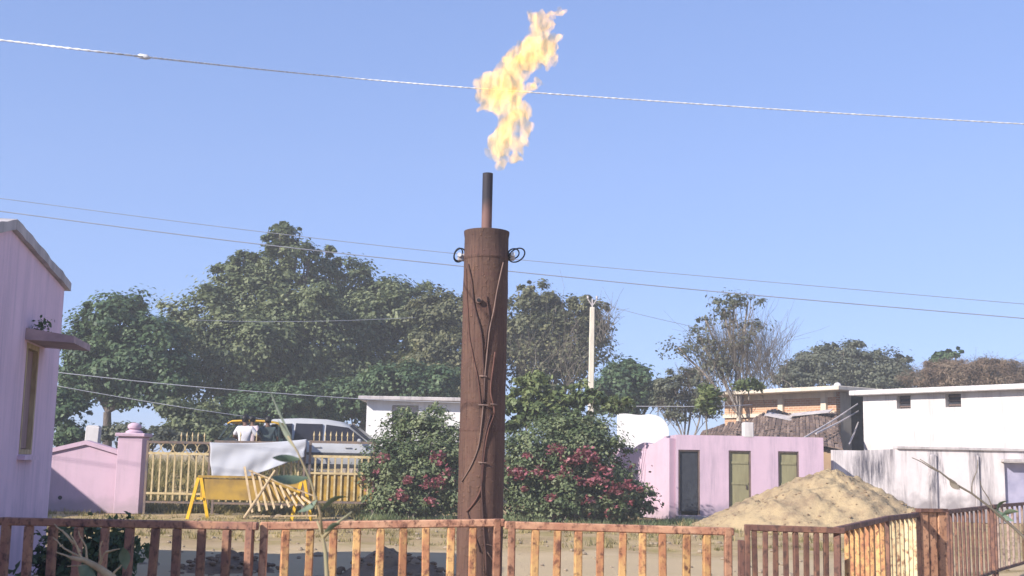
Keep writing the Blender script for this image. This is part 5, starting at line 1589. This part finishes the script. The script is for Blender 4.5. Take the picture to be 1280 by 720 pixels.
# ------------------------------------------------------------------ people
SKIN = simple('brown_skin', (0.16, 0.085, 0.055), (0.13, 0.07, 0.045), bmp=0, rough=0.6)
HAIR = simple('black_hair', (0.012, 0.01, 0.01), bmp=0.2, rough=0.5)
def skin_mesh(name, verts, edges, radii, mat, root=0, sub=2):
    me = bpy.data.meshes.new(name); me.from_pydata(verts, edges, [])
    o = bpy.data.objects.new(name + '_tmp', me); C.objects.link(o)
    md = o.modifiers.new('skin', 'SKIN'); md.use_smooth_shade = True
    for i, r_ in enumerate(radii):
        sv = me.skin_vertices[0].data[i]
        sv.radius = r_ if hasattr(r_, '__len__') else (r_, r_); sv.use_root = (i == root)
    s = o.modifiers.new('sub', 'SUBSURF'); s.levels = sub; s.render_levels = sub
    dg = bpy.context.evaluated_depsgraph_get()
    m2 = bpy.data.meshes.new_from_object(o.evaluated_get(dg)); m2.name = name
    bpy.data.objects.remove(o)
    m2.materials.clear(); m2.materials.append(mat)
    m2.polygons.foreach_set('use_smooth', [True] * len(m2.polygons))
    return m2
def person(label, px, py_head, Y, rotz, shirt, trousers, armL, armR, lean=(0, 0), headscarf=None):
    c = P(px, py_head, Y); g0 = gz(c.x, Y)
    H = c.z - g0 + 0.12
    k = H / 1.70
    t = thing('person', label, 'person', (c.x - lean[0], Y - lean[1], g0), rotz)
    lx, ly = lean
    V = [(0, 0, .92), (lx * .3, ly * .3, 1.10), (lx * .7, ly * .7, 1.32), (lx * .9, ly * .9, 1.44), (lx, ly, 1.52), (lx, ly - .01, 1.60), (lx, ly - .005, 1.68)]
    Rr = [(.15, .11), (.135, .10), (.155, .105), (.075, .07), (.055, .055), (.078, .09), (.06, .07)]
    E = [(i, i + 1) for i in range(6)]
    for s in (-1, 1):
        b = len(V)
        V += [(s * .10, 0, .86), (s * .11, -.01, .48), (s * .11, .01, .08), (s * .12, -.13, .03)]; Rr += [.085, .06, .042, (.04, .035)]
        E += [(0, b), (b, b + 1), (b + 1, b + 2), (b + 2, b + 3)]
    for s, arm in ((-1, armL), (1, armR)):
        b = len(V)
        sh = (lx * .85 + s * .185, ly * .85, 1.40)
        V += [sh] + [tuple(q) for q in arm]; Rr += [.055, .043, .032, (.038, .02)]
        E += [(2, b), (b, b + 1), (b + 1, b + 2), (b + 2, b + 3)]
        hand = np.array(arm[2]); wr_ = np.array(arm[1]); dd = hand - wr_; dd /= np.linalg.norm(dd) + 1e-9
        side = np.cross(dd, [0, 0, 1.0]); side /= np.linalg.norm(side) + 1e-9
        h0 = b + 3
        for f_ in range(5):
            o_ = (f_ - 2) * 0.016
            b2 = len(V)
            if f_ == 0:
                p1 = hand + side * -.045 + dd * .01; p2 = p1 + dd * .035 - side * .008
            else:
                p1 = hand + side * o_ + dd * .055; p2 = p1 + dd * (.035 + .006 * (2 - abs(f_ - 2.5))) + np.array([0, 0, -.012])
            V += [tuple(p1), tuple(p2)]; Rr += [.009, .008]; E += [(h0, b2), (b2, b2 + 1)]
    sc = lambda p: (p[0] * k, p[1] * k, p[2] * k)
    Vs = [sc(p) for p in V]; Rs = [tuple(q * k for q in r_) if hasattr(r_, '__len__') else r_ * k for r_ in Rr]
    link('body', skin_mesh('body', Vs, E, Rs, SKIN), t)
    # shirt over torso and upper arms
    sv = [V[0], V[1], V[2], (lx * .85, ly * .85, 1.42)]; sr = [(.172, .13), (.16, .125), (.175, .125), (.085, .08)]; se = [(0, 1), (1, 2), (2, 3)]
    sv.insert(0, (0, 0, .82)); sr.insert(0, (.175, .135)); se = [(0, 1), (1, 2), (2, 3), (3, 4)]
    for s, arm in ((-1, armL), (1, armR)):
        b = len(sv)
        sh = (lx * .85 + s * .19, ly * .85, 1.40); el = arm[0]
        mid_ = tuple(np.array(el) * .9 + np.array(sh) * .1)
        sv += [sh, mid_]; sr += [.075, .062]; se += [(3, b), (b, b + 1)]
    link('shirt', skin_mesh('shirt', [sc(p) for p in sv], se, [tuple(q * k for q in r_) if hasattr(r_, '__len__') else r_ * k for r_ in sr], shirt, root=1), t)
    tv = [(0, 0, .93)]; trr = [(.165, .125)]; te = []
    for s in (-1, 1):
        b = len(tv); tv += [(s * .10, 0, .84), (s * .11, -.01, .48), (s * .11, .01, .10)]; trr += [.10, .078, .065]; te += [(0, b), (b, b + 1), (b + 1, b + 2)]
    link('trousers', skin_mesh('trousers', [sc(p) for p in tv], te, [tuple(q * k for q in r_) if hasattr(r_, '__len__') else r_ * k for r_ in trr], trousers), t)
    hx, hy = lx * k, ly * k
    if headscarf:
        MB().ball((hx, hy + .012, 1.645 * k), .105 * k, 12, (.92, 1.0, 1.0)).build('headscarf', headscarf, t, smooth='all')
    else:
        hm = MB()
        hm.ball((hx, hy + .018 * k, 1.655 * k), .108 * k, 12, (.9, 1.02, .98)); hm.build('hair', HAIR, t, smooth='all')
    fc = MB()
    fc.ball((hx, hy - .092 * k, 1.585 * k), .022 * k, 6, (.7, .9, 1.1))
    for s in (-1, 1):
        fc.ball((hx + s * .083 * k, hy, 1.59 * k), .028 * k, 6, (.4, .7, 1.1))
    fc.build('nose_and_ears' if False else 'face', SKIN, t, smooth='all')
    ey = MB()
    for s in (-1, 1): ey.ball((hx + s * .032 * k, hy - .086 * k, 1.615 * k), .012 * k, 6)
    ey.build('eye', HAIR, t)
    return t
WS = simple('white_shirt', (0.56, 0.55, 0.57), (0.48, 0.47, 0.50), bmp=0.2, rough=0.9)
PS = simple('pale_pink_shirt', (0.50, 0.41, 0.43), (0.44, 0.36, 0.38), bmp=0.2, rough=0.9)
GS = simple('dark_green_shirt', (0.085, 0.115, 0.11), (0.06, 0.08, 0.08), bmp=0.2, rough=0.9)
TR1 = simple('dark_trousers', (0.05, 0.05, 0.07), bmp=0, rough=0.9)
TR2 = simple('beige_trousers', (0.30, 0.24, 0.18), bmp=0, rough=0.9)
person('person in a white shirt with dark hair leaning over behind the cloth', 307, 526, 34.2, R(165), WS, TR1, [(-.33, -.12, 1.18), (-.22, -.32, 1.06), (-.15, -.38, 1.03)], [(.34, -.08, 1.20), (.26, -.30, 1.10), (.2, -.36, 1.07)], (0.03, -.08))
person('person in pale pink shirt standing just behind the white shirted one', 316, 527, 35.4, R(150), PS, TR2, [(-.30, .05, 1.15), (-.28, -.12, .95), (-.26, -.18, .90)], [(.30, .05, 1.15), (.28, -.15, 1.0), (.2, -.22, .98)], (0, 0))
person('person in a dark grey green shirt standing beside the silver car', 335, 528, 34.8, R(200), GS, TR1, [(-.29, .02, 1.13), (-.28, -.06, .88), (-.27, -.09, .80)], [(.32, -.05, 1.14), (.30, -.28, 1.02), (.27, -.36, 1.0)], (0, 0))

# ------------------------------------------------------------------ foreground weeds and sticks
LFG = simple('dusty_green_leaf', (0.10, 0.15, 0.10), (0.16, 0.20, 0.14), scale=20, rough=0.6, bmp=0)
LFP = simple('pale_dry_leaf', (0.30, 0.33, 0.25), (0.22, 0.25, 0.18), scale=20, rough=0.7, bmp=0)
STM = simple('pale_green_stem', (0.26, 0.25, 0.15), (0.32, 0.25, 0.15), scale=12, rough=0.7, bmp=0)
def leaf_blade(t, a, b, w, mat, bend=0.1, name='leaf', roll=0.0):
    a, b = Vector(a), Vector(b); d = b - a; L = d.length
    view = Vector((0, 1, 0)); s = d.cross(view).normalized()
    s = Matrix.Rotation(roll, 3, d.normalized()) @ s
    nn = s.cross(d).normalized()
    mb = MB(); n = 7
    prof = [0.12, .55, .9, 1.0, .92, .7, .4, 0.02]
    for i in range(n + 1):
        f_ = i / n; c = a + d * f_ + nn * bend * L * sin(pi * f_) ; hw = w / 2 * prof[i]
        fold = nn * hw * .35
        mb.v += [tuple(c - s * hw + fold), tuple(c), tuple(c + s * hw + fold)]
    for i in range(n):
        q = i * 3
        mb.f += [(q, q + 1, q + 4, q + 3), (q + 1, q + 2, q + 5, q + 4)]
    mb.build(name, mat, t, smooth='all', world=True)
YF = 3.2
fw = thing('tall_weed', 'tall weed with big dusty leaves growing before the ochre railing', 'plant', (P(408, 720, YF).x, YF, 0))
mb = MB()
mb.tube([P(410, 1240, YF), P(410, 800, YF), P(409, 720, YF), P(407, 690, YF), (P(403, 668, YF)), P(396, 650, YF)], [.008, .007, .0065, .0055, .004, .003], 7)
mb.tube([P(403, 668, YF), P(400, 640, YF - .02), P(388, 600, YF - .03), P(372, 565, YF - .03), P(360, 545, YF - .03)], [.004, .0035, .003, .0025, .0025], 6)
mb.tube([P(404, 672, YF), P(420, 655, YF), P(440, 640, YF)], [.006, .004, .003], 6)
mb.build('stem', STM, fw, smooth='all', world=True)
YL_ = YF - .03
leaf_blade(fw, P(365, 548, YL_), P(336, 484, YL_), 0.0065, LFP, .05, roll=.5)
leaf_blade(fw, P(368, 560, YL_), P(347, 524, YL_), 0.0119, LFP, .05, roll=.2)
leaf_blade(fw, P(376, 574, YL_), P(340, 572, YL_ - .05), 0.0194, LFG, .15)
leaf_blade(fw, P(386, 597, YL_), P(338, 596, YL_ - .08), 0.0270, LFG, .12, roll=.4)
leaf_blade(fw, P(396, 625, YL_), P(372, 640, YL_), 0.0179, LFG, .1, roll=.6)
leaf_blade(fw, P(400, 640, YF), P(438, 622, YF - .06), 0.0179, LFG, .15, roll=.9)
leaf_blade(fw, P(405, 668, YF), P(428, 656, YF - .06), 0.0162, LFG, .15, roll=.7)
# dry twiggy branch at the lower left
db = thing('dry_branch', 'dry pale branch with fine twigs in front of the shaded railing', 'branch', (P(150, 740, 4.4).x, 4.4, 0))
mb = MB()
mb.tube([P(190, 960, 4.6), P(165, 780, 4.45), P(140, 722, 4.4), P(122, 709, 4.4), P(105, 700, 4.4), P(88, 697, 4.4)], [.02, .018, .016, .013, .010, .007], 7)
g = np.random.default_rng(6)
for (a_, b2) in (((105, 700), (66, 672)), ((104, 700), (88, 668)), ((110, 702), (98, 664)), ((122, 709), (132, 690)), ((132, 690), (150, 686)), ((88, 697), (70, 690)), ((118, 706), (84, 708)), ((100, 690), (78, 662)), ((92, 680), (68, 655)), ((122, 709), (128, 676)), ((140, 720), (155, 700))):
    limb(mb, np.array(P(a_[0], a_[1], 4.4)), np.array(P(b2[0], b2[1], 4.4 + g.normal() * .04)), .005, .002, g, n=5, wob=.12)
mb.build('stem', PALEWOOD, db, smooth='all', world=True)
leaf_blade(db, P(157, 712, 4.4), P(154, 684, 4.35), .04, LFG, .1, roll=.3)
leaf_blade(db, P(120, 722, 4.4), P(98, 708, 4.35), .05, LFG, .1, roll=.5)
# weed thicket in the shade by the house
def weeds(name, label, spots, Y, hpx, mat, seed, leaf, n=16, kind=None):
    pass
bush('weed_thicket', 'dark weed thicket in the shade beside the mauve house wall', 'bush', 108, 13.0,
     [(105, 690, 42, 30), (80, 710, 30, 35), (135, 700, 28, 28), (115, 735, 50, 25), (150, 690, 14, 26)], LF_DARK, 74, 150, 26, 0.10, stems=20)
# leaning dead stalk in front of the right railings
ds_ = thing('dead_stalk', 'thin dead stalk slanting across the pale wall at the right', 'branch', (P(1330, 730, 6.0).x, 6.0, 0))
mb = MB()
mb.tube([P(1150, 574, 6.0), P(1175, 590, 6.0), P(1194, 605, 6.0), P(1215, 617, 6.0), P(1240, 636, 6.0), P(1262, 655, 6.0), P(1300, 690, 6.0), P(1370, 800, 6.0), P(1420, 960, 6.0)], [.002, .004, .006, .005, .006, .007, .008, .010, .011], 6)
g = np.random.default_rng(16)
for (a_, b2) in (((1175, 590), (1140, 572)), ((1215, 617), (1222, 575)), ((1240, 636), (1225, 600))):
    limb(mb, np.array(P(a_[0], a_[1], 6.0)), np.array(P(b2[0], b2[1], 6.0)), .004, .002, g, n=5, wob=.1)
mb.build('stem', TWIG, ds_, smooth='all', world=True)
leaf_blade(ds_, P(1187, 598, 6), P(1200, 612, 5.96), .035, TWIG, .2)
leaf_blade(ds_, P(1240, 636, 6), P(1268, 652, 5.96), .03, LFG, .2)
leaf_blade(ds_, P(1246, 640, 6), P(1262, 626, 5.96), .028, LFG, .2, roll=.7)
leaf_blade(ds_, P(1252, 645, 6), P(1274, 640, 5.96), .03, LFG, .2, roll=.5)

# ------------------------------------------------------------------ ground cover
def tufts(name, area, n, blade, mat, seed, hgt=0.25, clump=0.14):
    g = np.random.default_rng(seed)
    cs = []; ts = []
    (x0, x1, y0, y1) = area
    cx = g.uniform(x0, x1, n); cy = g.uniform(y0, y1, n)
    per = 26
    V = np.empty((n * per, 3, 3)); T = np.empty(n * per)
    for i in range(n):
        r = clump * (0.5 + g.random())
        bx_ = cx[i] + g.normal(size=per) * r * .6; by = cy[i] + g.normal(size=per) * r * .6
        z = embank(cx[i], cy[i]) + 0.045 * lumps(cx[i], cy[i])
        h = hgt * (0.4 + g.random()) * (0.5 + g.random(per))
        dx = g.normal(size=per) * h * .5; dy = g.normal(size=per) * h * .5
        a = g.random(per) * 6.28; w = blade * (0.6 + g.random(per))
        sl_ = slice(i * per, (i + 1) * per)
        V[sl_, 0] = np.stack([bx_ - w * np.cos(a), by - w * np.sin(a), np.full(per, z - .02)], 1)
        V[sl_, 1] = np.stack([bx_ + w * np.cos(a), by + w * np.sin(a), np.full(per, z - .02)], 1)
        V[sl_, 2] = np.stack([bx_ + dx, by + dy, z + h], 1)
        T[sl_] = np.clip(g.random() * .8 + .1 + g.normal(size=per) * .1, 0, 1)
    N = n * per
    me = bpy.data.meshes.new(name)
    me.vertices.add(3 * N); me.loops.add(3 * N); me.polygons.add(N)
    me.vertices.foreach_set('co', V.astype(np.float32).ravel())
    me.loops.foreach_set('vertex_index', np.arange(3 * N, dtype=np.int32))
    me.polygons.foreach_set('loop_start', np.arange(0, 3 * N, 3, dtype=np.int32)); me.polygons.foreach_set('loop_total', np.full(N, 3, dtype=np.int32))
    me.update(calc_edges=True)
    at = me.attributes.new('tint', 'FLOAT', 'FACE'); at.data.foreach_set('value', T.astype(np.float32))
    me.materials.append(mat)
    o = link(name, me, kind='stuff')
    return o
o = tufts('dry_grass', (-12, 6.5, 21, 31.2), 520, .010, LF_GRASS, 91, .09); tag(o, 'dry yellow grass tufts scattered over the dirt yard', 'grass')
o = tufts('bank_grass', (-14, -2.5, 30.6, 37), 1100, .016, LF_GRASS, 92, .28); tag(o, 'dry grass on the bank behind the yellow gate', 'grass')
o = tufts('green_grass', (-3.5, 4.6, 28.2, 31.0), 260, .012, LF_BUSH, 93, .13); tag(o, 'green weeds along the foot of the bougainvillea', 'grass')
# stones and litter
mb = MB(); rg = random.Random(31)
for i in range(420):
    x = rg.uniform(-9, 8); y = rg.uniform(14, 31)
    r = rg.uniform(.012, .045) * (2 if rg.random() < .06 else 1)
    mb.ball((x, y, .045 * lumps(x, y) + r * .3), r, 4, (rg.uniform(.8, 1.5), rg.uniform(.8, 1.3), .7))
o = mb.build('pebbles', simple('pale_stone', (0.34, 0.27, 0.19), (0.22, 0.17, 0.12), scale=3), kind='stuff')
tag(o, 'scattered pale pebbles and clods over the dirt yard', 'pebbles')

# ------------------------------------------------------------------ haze
HM = bpy.data.materials.new('thin_haze'); HM.use_nodes = True
hn = HM.node_tree.nodes; hn.clear()
ho = hn.new('ShaderNodeOutputMaterial'); hv = hn.new('ShaderNodeVolumePrincipled')
hv.inputs['Color'].default_value = (0.92, 0.93, 0.94, 1); hv.inputs['Density'].default_value = 0.0022; hv.inputs['Anisotropy'].default_value = 0.0
HM.node_tree.links.new(hv.outputs[0], ho.inputs['Volume'])
tag(MB().box((0, 25, 10), (130, 110, 23)).build('haze', HM), kind='stuff')

# ------------------------------------------------------------------ low dirt heaps in the yard
SOIL = simple('dark_brown_soil', (0.27, 0.19, 0.12), (0.16, 0.11, 0.075), scale=3, rough=1.0, bmp=0.8, bdist=0.04)  # mottled dark brown over each whole heap
from mathutils import noise as mnz
def dirt_heap(label, px0, px1, pytop, Y, seed):
    pytop += 6
    a, b = P(px0, 700, Y).x, P(px1, 700, Y).x
    h = P((px0 + px1) / 2, pytop, Y).z
    cx, rx = (a + b) / 2, (b - a) / 2 * 1.15
    t = thing('dirt_heap', label, 'dirt heap', (cx, Y, 0), 0, 'dark dirt heaps behind the railing')
    mb = MB(); n, na = 22, 60
    mb.v.append((0, 0, h * 0.95))
    for i in range(1, n + 1):
        u = i / n
        for k in range(na):
            an = 2 * pi * k / na
            x, y = u * rx * cos(an), u * 0.8 * sin(an)
            q = Vector((x * 1.6 + seed, y * 1.6, seed))
            z = h * (1 - u ** 2) ** 1.1 * (0.85 + 0.55 * mnz.fractal(q, 0.9, 2.1, 5)) + 0.03 * mnz.noise(q * 6) * (1 - u)
            mb.v.append((x, y, z - 0.06 * u))
    for k in range(na): mb.f.append((0, 1 + k, 1 + (k + 1) % na))
    for i in range(n - 1):
        for k in range(na):
            p_, q_ = 1 + i * na + k, 1 + i * na + (k + 1) % na
            mb.f.append((p_, p_ + na, q_ + na, q_))
    mb.build('heap', SOIL, t, smooth='all')
    cl = MB(); rg_ = random.Random(seed)
    for i in range(90):
        an = rg_.uniform(0, 6.28); u = sqrt(rg_.random()) * 1.05
        r = rg_.uniform(.012, .045)
        cl.ball((u * rx * cos(an), u * .8 * sin(an), h * max(0, 1 - u * u) ** 1.1 * .9 + r * .2), r, 4, (1.3, 1, .7))
    cl.build('clod', SOIL, t, kind='stuff')
dirt_heap('low dark dirt heap behind the shaded railing panel below the yellow barricade', 225, 345, 684, 15.6, 3)
dirt_heap('low dark dirt heap behind the railing just left of the rusty flare stack', 425, 560, 682, 15.4, 8)
